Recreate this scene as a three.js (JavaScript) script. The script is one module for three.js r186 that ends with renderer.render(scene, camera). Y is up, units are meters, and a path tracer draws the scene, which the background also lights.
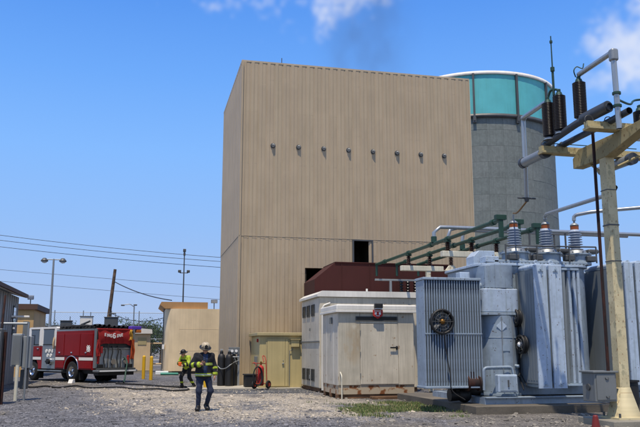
import * as THREE from 'three';
import { RoundedBoxGeometry } from 'three/addons/geometries/RoundedBoxGeometry.js';
import { mergeGeometries } from 'three/addons/utils/BufferGeometryUtils.js';
import { TextGeometry } from 'three/addons/geometries/TextGeometry.js';
import { FontLoader } from 'three/addons/loaders/FontLoader.js';

// ---------------------------------------------------------------- camera, sky, sun, exposure
const scene = new THREE.Scene();
const camera = new THREE.PerspectiveCamera(31.38, 1024 / 683, 0.1, 900);
camera.rotation.order = 'YXZ';
camera.position.set(0, 1.6, 0);
camera.rotation.y = THREE.MathUtils.degToRad(-13);
camera.rotation.x = THREE.MathUtils.degToRad(10.11);

const renderer = new THREE.WebGLRenderer({ antialias: true });
renderer.setSize(1024, 683);
renderer.toneMapping = THREE.LinearToneMapping;
renderer.toneMappingExposure = 1.0;
renderer.shadowMap.enabled = true;
const SKY_GAIN = 1.0;

function rng(seed) { let s = seed >>> 0; return () => { s = (s + 0x6D2B79F5) >>> 0; let t = s; t = Math.imul(t ^ (t >>> 15), t | 1); t ^= t + Math.imul(t ^ (t >>> 7), t | 61); return ((t ^ (t >>> 14)) >>> 0) / 4294967296; }; }
function hash(x, y, s) { let h = Math.imul(x, 374761393) + Math.imul(y, 668265263) + Math.imul(s, 2147483647 ^ 9973) | 0; h = Math.imul(h ^ (h >>> 13), 1274126177); return ((h ^ (h >>> 16)) >>> 0) / 4294967296; }
function vnoise(x, y, s = 0, per = 0) {
  const xi = Math.floor(x), yi = Math.floor(y), fx = x - xi, fy = y - yi;
  const w = (a) => per ? ((a % per) + per) % per : a;
  const u = fx * fx * (3 - 2 * fx), v = fy * fy * (3 - 2 * fy);
  const a = hash(w(xi), w(yi), s), b = hash(w(xi + 1), w(yi), s), c = hash(w(xi), w(yi + 1), s), d = hash(w(xi + 1), w(yi + 1), s);
  return a + (b - a) * u + (c - a) * v + (a - b - c + d) * u * v;
}
function fbm(x, y, o, s, per = 0) { let t = 0, a = 0.5, n = 0; for (let i = 0; i < o; i++) { t += a * vnoise(x, y, s + i * 17, per); n += a; x *= 2; y *= 2; per *= 2; a *= 0.5; } return t / n; }
const smooth = (a, b, x) => { const t = Math.min(1, Math.max(0, (x - a) / (b - a))); return t * t * (3 - 2 * t); };
const lerp = (a, b, t) => a + (b - a) * t;

const SUN = new THREE.Vector3(-0.14, 0.94, 0.305).normalize();
{ // clear blue summer sky: paler towards the horizon, some thin fair-weather cloud
  const W = 1536, H = 768, data = new Float32Array(W * H * 4);
  const stops = [[-90, .30, .34, .40], [-2, .43, .53, .72], [0, .45, .57, .81], [4, .385, .545, .86], [9, .30, .525, .94], [14.4, .235, .497, 1.0], [20, .160, .41, .965], [25.3, .108, .325, .89], [40, .085, .265, .78], [90, .075, .23, .68]];
  // cloud puffs in view: azimuth (deg, clockwise from -z), elevation, half-width, half-height, strength
  const puffs = [[14.8, 25.4, 2.6, 1.5, .85], [13.4, 24.2, 1.2, 1.7, .72], [17, 26.3, 3.2, 1.4, .6], [8, 25.8, 5, 2.2, .46], [36.6, 20.3, 3.6, 3.4, .95], [39, 22.5, 4, 2.6, .9], [41, 18.0, 4, 3, .8]];
  for (let j = 0; j < H; j++) {
    const el = ((j + .5) / H - .5) * 180;
    let k = 0; while (k < stops.length - 2 && el > stops[k + 1][0]) k++;
    const A = stops[k], B = stops[k + 1], t = Math.min(1, Math.max(0, (el - A[0]) / (B[0] - A[0])));
    for (let i = 0; i < W; i++) {
      const ph = ((i + .5) / W - .5) * Math.PI * 2;                     // atan2(z, x)
      const dx = Math.cos(ph), dz = Math.sin(ph), az = Math.atan2(dx, -dz) * 180 / Math.PI;
      let c = [lerp(A[1], B[1], t), lerp(A[2], B[2], t), lerp(A[3], B[3], t)];
      if (el > 0) {
        let m = 0;
        for (const p of puffs) {
          let da = az - p[0]; if (da > 180) da -= 360; if (da < -180) da += 360;
          const q = Math.hypot(da * Math.cos(el * Math.PI / 180) / p[2], (el - p[1]) / p[3]);
          if (q < 1.6) m = Math.max(m, p[4] * (1 - smooth(.2, 1.5, q)));
        }
        { // the same fair-weather cloud goes on all round, outside the part the photograph frames
          const out = smooth(30, 45, Math.abs(az - 13)) + smooth(32, 48, el), y = Math.sin(el * Math.PI / 180), k = Math.cos(el * Math.PI / 180) / (y + .12);
          if (out > 0) { const cv = smooth(.54, .74, fbm(dx * k * 1.1 + 30, dz * k * 1.1 + 50, 5, 19)) * Math.min(1, out) * smooth(2, 10, el) * .9; c = [lerp(c[0], 1.0, cv), lerp(c[1], .99, cv), lerp(c[2], .98, cv)]; }
        }
        if (m > 0) {
          const n = fbm(az * .55 + 40, el * .8 + 20, 5, 7);
          const n2 = fbm(az * 2.3 + 11, el * 3.1 + 5, 5, 9), cv = smooth(.24, 1.0, m * .85 + (n - .5) * .8 + (n2 - .5) * .55) * .78;
          c = [lerp(c[0], .80, cv), lerp(c[1], .84, cv), lerp(c[2], .95, cv)];
        }
      }
      if (el > 8 && el < 38) { // drifting grey smoke plume
        const q = Math.hypot((az - 16.6 - (el - 20) * .10) / 3.0, (el - 22.5) / 5.5); if (q < 1.8) { const sm = (1 - smooth(.1, 1.6, q)) * (.1 + 1.2 * fbm(az * .9 + 7, el * .6 + 3, 5, 29)) * .52; c = [lerp(c[0], .10, sm), lerp(c[1], .19, sm), lerp(c[2], .42, sm)]; }
      }
      const o = (j * W + i) * 4;
      data[o] = c[0] * SKY_GAIN; data[o + 1] = c[1] * SKY_GAIN; data[o + 2] = c[2] * SKY_GAIN; data[o + 3] = 1;
    }
  }
  const sky = new THREE.DataTexture(data, W, H, THREE.RGBAFormat, THREE.FloatType);
  sky.mapping = THREE.EquirectangularReflectionMapping; sky.magFilter = sky.minFilter = THREE.LinearFilter; sky.wrapS = THREE.RepeatWrapping; sky.needsUpdate = true;
  scene.background = sky; scene.environment = sky;
}
const sun = new THREE.DirectionalLight(0xfff0da, 4.9);
sun.position.copy(SUN).multiplyScalar(120).add(new THREE.Vector3(5, 0, -30));
sun.target.position.set(5, 0, -30);
sun.castShadow = true; sun.shadow.mapSize.set(4096, 4096);
Object.assign(sun.shadow.camera, { left: -60, right: 60, top: 60, bottom: -60, near: 10, far: 260 });
scene.add(sun, sun.target);

// ---------------------------------------------------------------- textures and materials
function tex(n, tile, fn, srgb = true) { // fn(u 0..1, v 0..1) -> [r,g,b] linear-ish 0..1 (srgb: display values)
  const d = new Uint8Array(n * n * 4);
  for (let j = 0; j < n; j++) for (let i = 0; i < n; i++) {
    const c = fn(i / n, j / n, i, j), o = (j * n + i) * 4;
    d[o] = Math.max(0, Math.min(255, c[0] * 255)); d[o + 1] = Math.max(0, Math.min(255, c[1] * 255)); d[o + 2] = Math.max(0, Math.min(255, c[2] * 255)); d[o + 3] = 255;
  }
  const t = new THREE.DataTexture(d, n, n); t.wrapS = t.wrapT = THREE.RepeatWrapping; t.magFilter = THREE.LinearFilter; t.minFilter = THREE.LinearMipmapLinearFilter; t.generateMipmaps = true;
  if (srgb) t.colorSpace = THREE.SRGBColorSpace;
  t.repeat.set(1 / tile, 1 / tile); t.needsUpdate = true; return t;
}
const g3 = (v) => [v, v, v];
const T = {};
T.paint = tex(512, 5, (u, v, i, j) => { // weathered paint: blotches, thin rain streaks, specks
  const b = fbm(u * 6, v * 6, 4, 3, 6), s = fbm(u * 90, v * 3, 3, 5, 0) * .5 + fbm((u + 1) * 90 % 90, v * 3, 2, 9) * .5, k = hash(i, j, 4);
  const x = .93 + (b - .5) * .13 + (s - .5) * .09 + (k - .5) * .03; return [x + .005, x, x - .01];
});
T.dirty = tex(512, 3, (u, v, i, j) => { // stronger staining with small rust flecks
  const b = fbm(u * 5, v * 5, 5, 33, 5), s = fbm(u * 70, v * 4, 3, 35), k = hash(i, j, 14), r = smooth(.74, .86, fbm(u * 40, v * 26, 4, 39, 0));
  const x = .92 + (b - .5) * .22 + (s - .5) * .15 + (k - .5) * .04; return [lerp(x, .62, r * .6), lerp(x - .005, .47, r * .6), lerp(x - .025, .34, r * .6)];
});
T.rust = tex(256, 1.2, (u, v, i, j) => { const b = fbm(u * 7, v * 7, 5, 43, 7), k = hash(i, j, 24); const t = smooth(.35, .65, b); return [lerp(.62, .33, t) + (k - .5) * .06, lerp(.42, .2, t) + (k - .5) * .05, lerp(.26, .13, t) + (k - .5) * .04]; });
T.peel = tex(512, 2.2, (u, v, i, j) => { // cream paint, chalky and patchy, with small flaked spots
  const b = fbm(u * 26, v * 18, 4, 53, 0), r = fbm(u * 60, v * 34, 3, 59, 0), w = fbm(u * 4, v * 9, 3, 51, 0), k = hash(i, j, 27), p = smooth(.60, .70, b) * smooth(.35, .6, w), q = smooth(.70, .80, r);
  let c = [.93, .90, .80].map((x) => x + (k - .5) * .05 + (w - .5) * .2); c = c.map((x, m) => lerp(x, [.70, .70, .63][m], p * .6)); return c.map((x, m) => lerp(x, [.55, .40, .28][m], q * .6));
});
T.siding = tex(512, 4.5, (u, v, i, j) => { // chalked coil paint: long uneven rain streaks, faded patches, dust specks
  const b = fbm(u * 3, v * 3, 4, 153, 3), s = fbm(u * 120, v * 2.2, 3, 155), s2 = smooth(.58, .8, fbm(u * 46, v * 1.4 + 3, 3, 157)), k = hash(i, j, 26); const x = .93 + (b - .5) * .13 + (s - .5) * .03 - s2 * .022 + (k - .5) * .02; return [x + .004, x - .002, x - .014 - s2 * .01];
});
T.concreteFine = tex(512, 6, (u, v, i, j) => { const b = fbm(u * 4, v * 12, 4, 163, 4), f = fbm(u * 40, v * 40, 3, 165, 40), s = fbm(u * 80, v * 3, 3, 167), k = hash(i, j, 36); const x = .90 + (b - .5) * .13 + (f - .5) * .14 + (s - .5) * .12 + (k - .5) * .05; return [x, x * .995, x * .98]; });
T.grimy = tex(512, 2.4, (u, v, i, j) => { // chalky enamel with oil runs, scuffs and pinhead rust
  const b = fbm(u * 5, v * 5, 5, 173, 5), s = smooth(.56, .78, fbm(u * 38, v * 2.2, 3, 175)), f = fbm(u * 30, v * 30, 3, 177, 30), r = smooth(.76, .84, fbm(u * 52, v * 40, 3, 179)), k = hash(i, j, 46); const x =   .93 + (b - .5) * .2 - s * .09 * smooth(.35, .6, b) + (f - .5) * .1 + (k - .5) * .03; return [lerp(x, .45, r * .7), lerp(x, .33, r * .7), lerp(x - s * .02, .25, r * .7)];
});
T.rustPatch = tex(256, 1.6, (u, v, i, j) => { const b = fbm(u * 8, v * 8, 5, 143, 0), k = hash(i, j, 24), t = smooth(.47, .62, b); return [lerp(.86, .60, t) + (k - .5) * .05, lerp(.83, .38, t) + (k - .5) * .05, lerp(.77, .22, t) + (k - .5) * .04]; });
T.concrete = tex(512, 4, (u, v, i, j) => { const b = fbm(u * 5, v * 5, 6, 63, 5), k = hash(i, j, 34), h = vnoise(u * 120, v * 120, 3, 120); const x = .80 + (b - .5) * .42 + (k - .5) * .08 - (h > .93 ? .12 : 0); return [x, x * .985, x * .95]; });
T.wood = tex(256, 1.5, (u, v, i, j) => { const g = fbm(u * 4, v * 60, 4, 73), b = fbm(u * 5, v * 5, 3, 75, 5), k = hash(i, j, 44); const x = .75 + (g - .5) * .5 + (b - .5) * .3 + (k - .5) * .06; return [x, x * .93, x * .85]; });
T.fine = tex(256, .6, (u, v, i, j) => g3(.5 + (fbm(u * 24, v * 24, 3, 83, 24) - .5) * .8 + (hash(i, j, 54) - .5) * .25), false);
T.sheet = tex(256, 2.5, (u, v) => g3(.5 + (fbm(u * 5, v * 4, 3, 93, 5) - .5) * .9), false);

function mat(color, o = {}) {
  const { map, bump = 0, bumpTex, ...r } = o;
  const m = new THREE.MeshStandardMaterial({ color, roughness: .65, metalness: 0, ...r });
  if (map) m.map = T[map];
  if (bump) { m.bumpMap = T[bumpTex || 'fine']; m.bumpScale = bump; }
  return m;
}
function vary(color, n, amp, o, seed = 1) { const r = rng(seed), a = []; for (let i = 0; i < n; i++) { const c = new THREE.Color(color), k = 1 + (r() - .5) * amp; c.multiplyScalar(k); c.r *= 1 + (r() - .5) * amp * .25; a.push(mat(c, o)); } return a; }
const M = {
  siding: vary('#b2a288', 8, .07, { map: 'siding', roughness: .55, bump: .006, bumpTex: 'sheet' }, 11),
  sidingTrim: mat('#baab92', { map: 'paint', roughness: .5 }),
  teal: vary('#5cc0c8', 4, .05, { map: 'siding', roughness: .55 }, 12),
  concreteTower: vary('#7e8786', 7, .14, { map: 'concreteFine', roughness: .9 }, 13),
  concrete: mat('#aaa79c', { map: 'concrete', roughness: .92, bump: .004 }),
  concreteLight: mat('#c9c6bb', { map: 'concrete', roughness: .9, bump: .003 }),
  asphalt: mat('#5a5f66', { map: 'concrete', roughness: .95, bump: .006 }),
  concreteDark: mat('#78736a', { map: 'concrete', roughness: .92, bump: .004 }),
  whiteRoof: mat('#e4e2db', { map: 'paint', roughness: .6 }),
  steelDark: mat('#55585a', { map: 'paint', roughness: .5, metalness: .3 }),
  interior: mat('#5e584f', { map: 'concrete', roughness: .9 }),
  shed: mat('#c2b380', { map: 'paint', roughness: .55 }),
  shedTrim: mat('#b5a87c', { map: 'paint', roughness: .55 }),
  cabinet: mat('#d3ccbb', { map: 'dirty', roughness: .5 }),
  cabinetRoof: mat('#e3e2da', { map: 'paint', roughness: .45 }),
  cabinetSide: mat('#d0cbbf', { map: 'dirty', roughness: .5 }),
  louvre: mat('#4a4c4b', { roughness: .6, metalness: .3 }),
  maroon: mat('#3f1614', { map: 'paint', roughness: .95 }),
  rust: mat('#c9a88a', { map: 'rust', roughness: .95, bump: .004 }),
  plinth: mat('#c9c0b0', { map: 'rustPatch', roughness: .85 }),
  timber: mat('#8a6f55', { map: 'wood', roughness: .9, bump: .004 }),
  blue: mat('#97a8b8', { map: 'grimy', roughness: .45 }),
  blueFin: vary('#9cb0c3', 4, .08, { map: 'paint', roughness: .4 }, 14),
  finPaint: vary('#97a8b8', 4, .10, { map: 'grimy', roughness: .5 }, 15),
  bracket: mat('#a79f83', { map: 'peel', roughness: .75 }),
  blueLight: mat('#b4c6d9', { map: 'grimy', roughness: .45 }),
  greyPlate: mat('#808b93', { map: 'paint', roughness: .5 }),
  greyBox: mat('#7a7f80', { map: 'paint', roughness: .5, metalness: .2 }),
  galv: mat('#aeb5ba', { map: 'paint', roughness: .38, metalness: .75 }),
  galvDull: mat('#9aa0a3', { map: 'paint', roughness: .5, metalness: .6 }),
  tubeDark: mat('#4b5159', { map: 'paint', roughness: .45, metalness: .35 }),
  green: mat('#264a41', { map: 'paint', roughness: .5, metalness: .2 }),
  greenDark: mat('#1f4238', { roughness: .55, metalness: .2 }),
  porcelainBlack: mat('#1a1413', { roughness: .3 }),
  porcelainBrown: mat('#2c1815', { roughness: .28 }),
  porcelainGrey: mat('#93a1b4', { roughness: .3 }),
  amber: mat('#8d4a1d', { roughness: .35 }),
  cream: mat('#d6d0ba', { map: 'peel', roughness: .75, bump: .002 }),
  creamBeam: mat('#b8b093', { map: 'peel', roughness: .75, bump: .002 }),
  whitePaint: mat('#dfdccb', { map: 'dirty', roughness: .55 }),
  black: mat('#141516', { roughness: .55 }),
  rubber: mat('#18191a', { roughness: .85 }),
  red: new THREE.MeshPhysicalMaterial({ color: '#8c1012', roughness: .45, specularIntensity: .35, clearcoat: .1, clearcoatRoughness: .2, map: T.paint }),
  redMatte: mat('#a8201c', { roughness: .7 }),
  redCloth: mat('#8e1617', { roughness: .9, bump: .004 }),
  redRust: mat('#a33a22', { map: 'paint', roughness: .6 }),
  orange: mat('#e0661c', { roughness: .8 }),
  yellow: mat('#e3b51d', { map: 'paint', roughness: .55 }),
  white: mat('#e8e8e4', { roughness: .4 }),
  chrome: mat('#d6d9dc', { roughness: .16, metalness: 1 }),
  steel: mat('#a3aaae', { map: 'paint', roughness: .36, metalness: .7 }),
  tailPanel: mat('#b4b9bb', { map: 'dirty', roughness: .5, metalness: .15 }),
  glassDark: new THREE.MeshPhysicalMaterial({ color: '#14191d', roughness: .06, clearcoat: 1 }),
  tankTan: mat('#ecd6ae', { map: 'paint', roughness: .42 }),
  tankRoof: mat('#b98f5e', { map: 'paint', roughness: .7 }),
  boothTan: mat('#d8c09a', { map: 'paint', roughness: .6 }),
  greySiding: mat('#8d9499', { map: 'paint', roughness: .6 }),
  brownRoof: mat('#5a4236', { map: 'paint', roughness: .7 }),
  tanWall: mat('#cba873', { map: 'paint', roughness: .7 }),
  wire: mat('#26282b', { roughness: .6 }),
  pole: mat('#77695d', { map: 'wood', roughness: .9 }),
  brownPipe: mat('#5b3b2e', { map: 'rust', roughness: .8 }),
  navyCloth: mat('#17181e', { roughness: .95, bump: .003 }),
  denim: mat('#222a3f', { roughness: .95, bump: .003 }),
  blackCloth: mat('#17181a', { roughness: .95, bump: .003 }),
  lime: mat('#9aad28', { roughness: .7 }),
  silverTape: mat('#b9bfbd', { roughness: .4 }),
  skin: mat('#b98a6d', { roughness: .55 }),
  shirt: mat('#263654', { roughness: .9 }),
  glove: mat('#3a3229', { roughness: .9 }),
  leather: mat('#15120f', { roughness: .5 }),
  helmet: mat('#cfc7b4', { map: 'rustPatch', roughness: .5 }),
  lens: mat('#cfd6da', { roughness: .12, metalness: .2 }),
  tealSheet: mat('#3f8d78', { roughness: .6 }),
  copper: mat('#7c5a2c', { roughness: .4, metalness: .8 }),
};

// ---------------------------------------------------------------- geometry helpers
const V = (x, y, z) => new THREE.Vector3(x, y, z);
function place(g, x = 0, y = 0, z = 0, rx = 0, ry = 0, rz = 0) { if (rx || ry || rz) g.applyMatrix4(new THREE.Matrix4().makeRotationFromEuler(new THREE.Euler(rx, ry, rz))); g.translate(x, y, z); return g; }
const box = (w, h, d, x, y, z, ry = 0, rx = 0, rz = 0) => place(new THREE.BoxGeometry(w, h, d), x, y, z, rx, ry, rz);
const rbox = (w, h, d, x, y, z, r = .02, ry = 0, rx = 0, rz = 0) => place(new RoundedBoxGeometry(w, h, d, 2, Math.min(r, w / 2.01, h / 2.01, d / 2.01)), x, y, z, rx, ry, rz);
const span = (x0, x1, y0, y1, z0, z1, r = 0) => r ? rbox(x1 - x0, y1 - y0, z1 - z0, (x0 + x1) / 2, (y0 + y1) / 2, (z0 + z1) / 2, r) : box(x1 - x0, y1 - y0, z1 - z0, (x0 + x1) / 2, (y0 + y1) / 2, (z0 + z1) / 2);
const cyl = (rt, rb, h, x, y, z, seg = 20, axis = 'y') => place(new THREE.CylinderGeometry(rt, rb, h, seg), x, y, z, axis === 'z' ? Math.PI / 2 : 0, 0, axis === 'x' ? -Math.PI / 2 : 0);
function rod(a, b, r, seg = 12, r2 = r) {
  const A = V(...a), B = V(...b), d = B.clone().sub(A), L = d.length(), g = new THREE.CylinderGeometry(r2, r, L, seg);
  g.applyQuaternion(new THREE.Quaternion().setFromUnitVectors(V(0, 1, 0), d.normalize())); const m = A.add(B).multiplyScalar(.5); g.translate(m.x, m.y, m.z); return g;
}
function pipe(pts, r, bend = .25, seg = 14) { // straight runs joined by bends
  const P = pts.map((p) => V(...p)), cp = new THREE.CurvePath(); let last = P[0].clone();
  for (let i = 1; i < P.length - 1; i++) {
    const a = P[i].clone().add(P[i - 1].clone().sub(P[i]).setLength(Math.min(bend, P[i - 1].distanceTo(P[i]) * .49))), b = P[i].clone().add(P[i + 1].clone().sub(P[i]).setLength(Math.min(bend, P[i + 1].distanceTo(P[i]) * .49)));
    cp.add(new THREE.LineCurve3(last, a)); cp.add(new THREE.QuadraticBezierCurve3(a, P[i].clone(), b)); last = b;
  }
  cp.add(new THREE.LineCurve3(last, P[P.length - 1].clone()));
  return new THREE.TubeGeometry(cp, Math.max(2, (P.length - 2) * 22 + 6), r, seg, false);
}
const tube = (pts, r, n = 40, seg = 8) => new THREE.TubeGeometry(new THREE.CatmullRomCurve3(pts.map((p) => V(...p))), n, r, seg, false);
const lathe = (pts, x, y, z, seg = 28) => place(new THREE.LatheGeometry(pts.map((p) => new THREE.Vector2(p[0], p[1])), seg), x, y, z);
function extr(pts, depth, bevel = 0) { const s = new THREE.Shape(pts.map((p) => new THREE.Vector2(p[0], p[1]))); return new THREE.ExtrudeGeometry(s, { depth, bevelEnabled: bevel > 0, bevelSize: bevel, bevelThickness: bevel, bevelSegments: 1, curveSegments: 12 }); }
function boxUV(g) {
  const p = g.attributes.position, n = g.attributes.normal, uv = new Float32Array(p.count * 2);
  for (let i = 0; i < p.count; i += 3) {
    let ax = 0, ay = 0, az = 0; for (let k = 0; k < 3; k++) { ax += Math.abs(n.getX(i + k)); ay += Math.abs(n.getY(i + k)); az += Math.abs(n.getZ(i + k)); }
    for (let k = 0; k < 3; k++) { const q = i + k, x = p.getX(q), y = p.getY(q), z = p.getZ(q); let u, v; if (ay >= ax && ay >= az) { u = x; v = z; } else if (ax >= az) { u = z; v = y; } else { u = x; v = y; } uv[q * 2] = u; uv[q * 2 + 1] = v; }
  }
  g.setAttribute('uv', new THREE.BufferAttribute(uv, 2)); return g;
}
function geo(list) {
  list = (Array.isArray(list) ? list : [list]).map((g) => { const h = g.index ? g.toNonIndexed() : g; for (const k of Object.keys(h.attributes)) if (k !== 'position' && k !== 'normal') h.deleteAttribute(k); if (!h.attributes.normal) h.computeVertexNormals(); return h; });
  return boxUV(list.length > 1 ? mergeGeometries(list) : list[0]);
}
const taken = {};
function numbered(n) { if (!(n in taken)) { taken[n] = 0; return n; } return n + '_' + String(++taken[n]).padStart(3, '0'); }
function meshOf(name, list, m) { const o = new THREE.Mesh(geo(list), m); o.name = name; o.castShadow = o.receiveShadow = true; return o; }
function part(parent, name, list, m, label) { const o = meshOf(name, list, m); if (label) o.userData.label = label; parent.add(o); return o; }
function piece(parent, name, g, m, x = 0, y = 0, z = 0) { const o = new THREE.Mesh(g, m); o.name = name; o.castShadow = o.receiveShadow = true; o.position.set(x, y, z); parent.add(o); return o; }
function thing(name, label, category, pos = [0, 0, 0], ry = 0, group) { const o = new THREE.Group(); o.name = numbered(name); o.position.set(...pos); o.rotation.y = ry; o.userData = { label, category }; if (group) o.userData.group = group; scene.add(o); return o; }
function single(name, list, m, label, category, group) { const o = meshOf(numbered(name), list, m); o.userData = { label, category }; if (group) o.userData.group = group; scene.add(o); return o; }
function struct(name, list, m) { const o = meshOf(name, list, m); o.userData.kind = 'structure'; scene.add(o); return o; }

// ---------------------------------------------------------------- ground
{
  const X0 = -18, X1 = 30, Z0 = -56, Z1 = -8, n = 1280, S = X1 - X0;
  const patch = [[-1.6, -33.6], [-.9, -27], [-.2, -22.5], [.7, -20.2], [1.6, -18.6], [3, -18.4], [4.3, -17.6], [5.4, -18.4], [6.4, -19.4], [6.6, -23.2], [5.8, -25], [5.6, -29], [3.5, -31], [1, -34.5]];
  const inside = (x, z) => { let c = false, best = 1e9; for (let i = 0, j = patch.length - 1; i < patch.length; j = i++) { const [ax, az] = patch[i], [bx, bz] = patch[j]; if ((az > z) !== (bz > z) && x < (bx - ax) * (z - az) / (bz - az) + ax) c = !c; const t = Math.max(0, Math.min(1, ((x - ax) * (bx - ax) + (z - az) * (bz - az)) / ((bx - ax) ** 2 + (bz - az) ** 2))); best = Math.min(best, Math.hypot(x - ax - t * (bx - ax), z - az - t * (bz - az))); } return c ? best : -best; };
  const lightAt = (x, z) => { const b = inside(x, z) + (fbm(x * .9 + 50, z * .45 + 90, 4, 101) - .5) * 2.6; return smooth(-2.2, 1.4, b) * smooth(.1, .55, fbm(x * 1.3 + 9, z * .8 + 70, 3, 107)); };
  const dirtAt = (x, z) => Math.max(smooth(.5, .75, fbm(x * .35 + 7, z * .22 + 3, 4, 111) + .35 * smooth(-1.5, -5, x) * smooth(-30, -22, z)), smooth(6.2, 7.6, x + (fbm(x, z, 3, 113) - .5) * 2) * smooth(-27, -24.5, z) * .9);
  const m = new Uint8Array(n * n * 4), hgt = new Uint8Array(n * n * 4);
  for (let j = 0; j < n; j++) for (let i = 0; i < n; i++) {
    const x = X0 + (i + .5) / n * S, z = Z0 + (j + .5) / n * S, L = lightAt(x, z), D = dirtAt(x, z);
    const k = hash(i, j, 121), b = fbm(x * 2.2, z * 2.2, 3, 123), c = hash(i >> 1, j >> 1, 125);
    const s = .72 + (k - .5) * .62 + (c - .5) * .3 + (b - .5) * .5;
    let r = [.45, .452, .465].map((q) => q * s); r = r.map((q, w) => lerp(q, [.47, .45, .42][w] * (.78 + (k - .5) * .3 + (b - .5) * .5), D)); r = r.map((q, w) => lerp(q, [.70, .66, .585][w] * (.66 + .34 * s), L * (.55 + .45 * smooth(.2, .6, k))));
    const o = (j * n + i) * 4; for (let w = 0; w < 3; w++) m[o + w] = Math.max(0, Math.min(255, r[w] * 255)); m[o + 3] = 255;
    const h = 110 + (k - .5) * 150 + (c - .5) * 60; hgt[o] = hgt[o + 1] = hgt[o + 2] = h; hgt[o + 3] = 255;
  }
  const tx = (d, s) => { const t = new THREE.DataTexture(d, n, n); t.magFilter = THREE.LinearFilter; t.minFilter = THREE.LinearMipmapLinearFilter; t.generateMipmaps = true; if (s) t.colorSpace = THREE.SRGBColorSpace; t.wrapS = t.wrapT = THREE.MirroredRepeatWrapping; t.needsUpdate = true; return t; };
  const mt = new THREE.MeshStandardMaterial({ map: tx(m, true), bumpMap: tx(hgt, false), bumpScale: .02, roughness: .95 });
  const wide = new THREE.PlaneGeometry(1200, 1200, 1, 1).rotateX(-Math.PI / 2);
  { const p = wide.attributes.position, uv = wide.attributes.uv; for (let i = 0; i < p.count; i++) uv.setXY(i, (p.getX(i) - X0) / S, (p.getZ(i) - Z0) / S); }
  const gr = new THREE.Mesh(wide, mt); gr.name = 'ground'; gr.receiveShadow = true; gr.userData.kind = 'structure'; scene.add(gr);

  // loose stones on the yard, coloured like the bed they lie in
  const r = rng(77), N = 90000;
  const sg = new THREE.DodecahedronGeometry(1, 0); { const p = sg.attributes.position, cache = {}; for (let i = 0; i < p.count; i++) { const k = p.getX(i).toFixed(2) + p.getY(i).toFixed(2) + p.getZ(i).toFixed(2); cache[k] ??= .75 + r() * .5; p.setXYZ(i, p.getX(i) * cache[k], p.getY(i) * .62 * cache[k], p.getZ(i) * cache[k]); } sg.computeVertexNormals(); }
  const st = new THREE.InstancedMesh(sg, new THREE.MeshStandardMaterial({ roughness: .95 }), N), o = new THREE.Object3D(), col = new THREE.Color();
  for (let i = 0; i < N; i++) {
    const d = 13.5 + 26 * Math.pow(r(), 1.35), a = (-26 + 52 * r() + 13) * Math.PI / 180, x = Math.sin(a) * d / Math.cos(a - 13 * Math.PI / 180), z = -Math.cos(a) * d / Math.cos(a - 13 * Math.PI / 180);
    const L = lightAt(x, z), D = dirtAt(x, z); let s = (.006 + r() * r() * r() * .032); if (D > .5 && r() < .6) s *= .4; if (r() < .012) s = .03 + r() * .03;
    o.position.set(x, s * .2, z); o.rotation.set(r() * .5, r() * 6.3, r() * .5); o.scale.set(s * (1 + r() * .6), s, s); o.updateMatrix(); st.setMatrixAt(i, o.matrix);
    const k = .55 + r() * .75; if (r() < L * .85) col.setRGB(.38 * k, .335 * k, .26 * k); else if (D > .5) col.setRGB(.20 * k, .185 * k, .155 * k); else col.setRGB(.15 * k, .149 * k, .156 * k); st.setColorAt(i, col);
  }
  st.name = 'loose_gravel'; st.castShadow = st.receiveShadow = true; st.userData = { kind: 'stuff', label: 'loose crushed stone scattered over the yard', category: 'gravel' }; scene.add(st);

  // sparse grass before the white cabinets
  const NG = 9000, bl = new THREE.BufferGeometry(); bl.setAttribute('position', new THREE.BufferAttribute(new Float32Array([-.006, 0, 0, .006, 0, 0, .004, .6, .08, -.004, .6, .08, 0, 1, .28]), 3)); bl.setIndex([0, 1, 2, 0, 2, 3, 3, 2, 4]); bl.computeVertexNormals();
  const gm = new THREE.InstancedMesh(bl, mat('#ffffff', { roughness: .8, side: THREE.DoubleSide }), NG);
  for (let i = 0, t = 0; i < NG && t < 400000; t++) {
    const x = 4.9 + r() * 5.2, z = -24.2 + r() * 7.4, e = 1 - Math.hypot((x - 7.0 - (z + 20.4) * -.15) / 2.3, (z + 20.6) / 2.6);
    if (e + (fbm(x * 1.6, z * 1.6, 3, 131) - .5) * 2.2 < .2 + r() * .7) continue;
    o.position.set(x, 0, z); o.rotation.set((r() - .5) * .7, r() * 6.3, (r() - .5) * .7); const s = .035 + r() * .06; o.scale.set(1.3, s, s * 1.3); o.updateMatrix(); gm.setMatrixAt(i, o.matrix);
    const k = .6 + r() * .7; col.setRGB(.10 * k, .15 * k, .035 * k); if (r() < .25) col.setRGB(.26 * k, .23 * k, .1 * k); gm.setColorAt(i, col); i++; gm.count = i;
  }
  gm.name = 'grass'; gm.receiveShadow = true; gm.userData = { kind: 'stuff', label: 'thin green grass before the white cabinets', category: 'grass' }; scene.add(gm);
}
struct('concrete_apron', [span(1.9, 6.42, -.06, .05, -34.0, -31.0)], M.concreteLight);
struct('asphalt_strip', [extr([[2.3, 30.99], [6.4, 30.99], [6.3, 27.9], [5.1, 28.3], [3.9, 28.0], [2.7, 28.6]], .008).rotateX(-Math.PI / 2).translate(0, -.002, 0)], M.asphalt);

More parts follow.
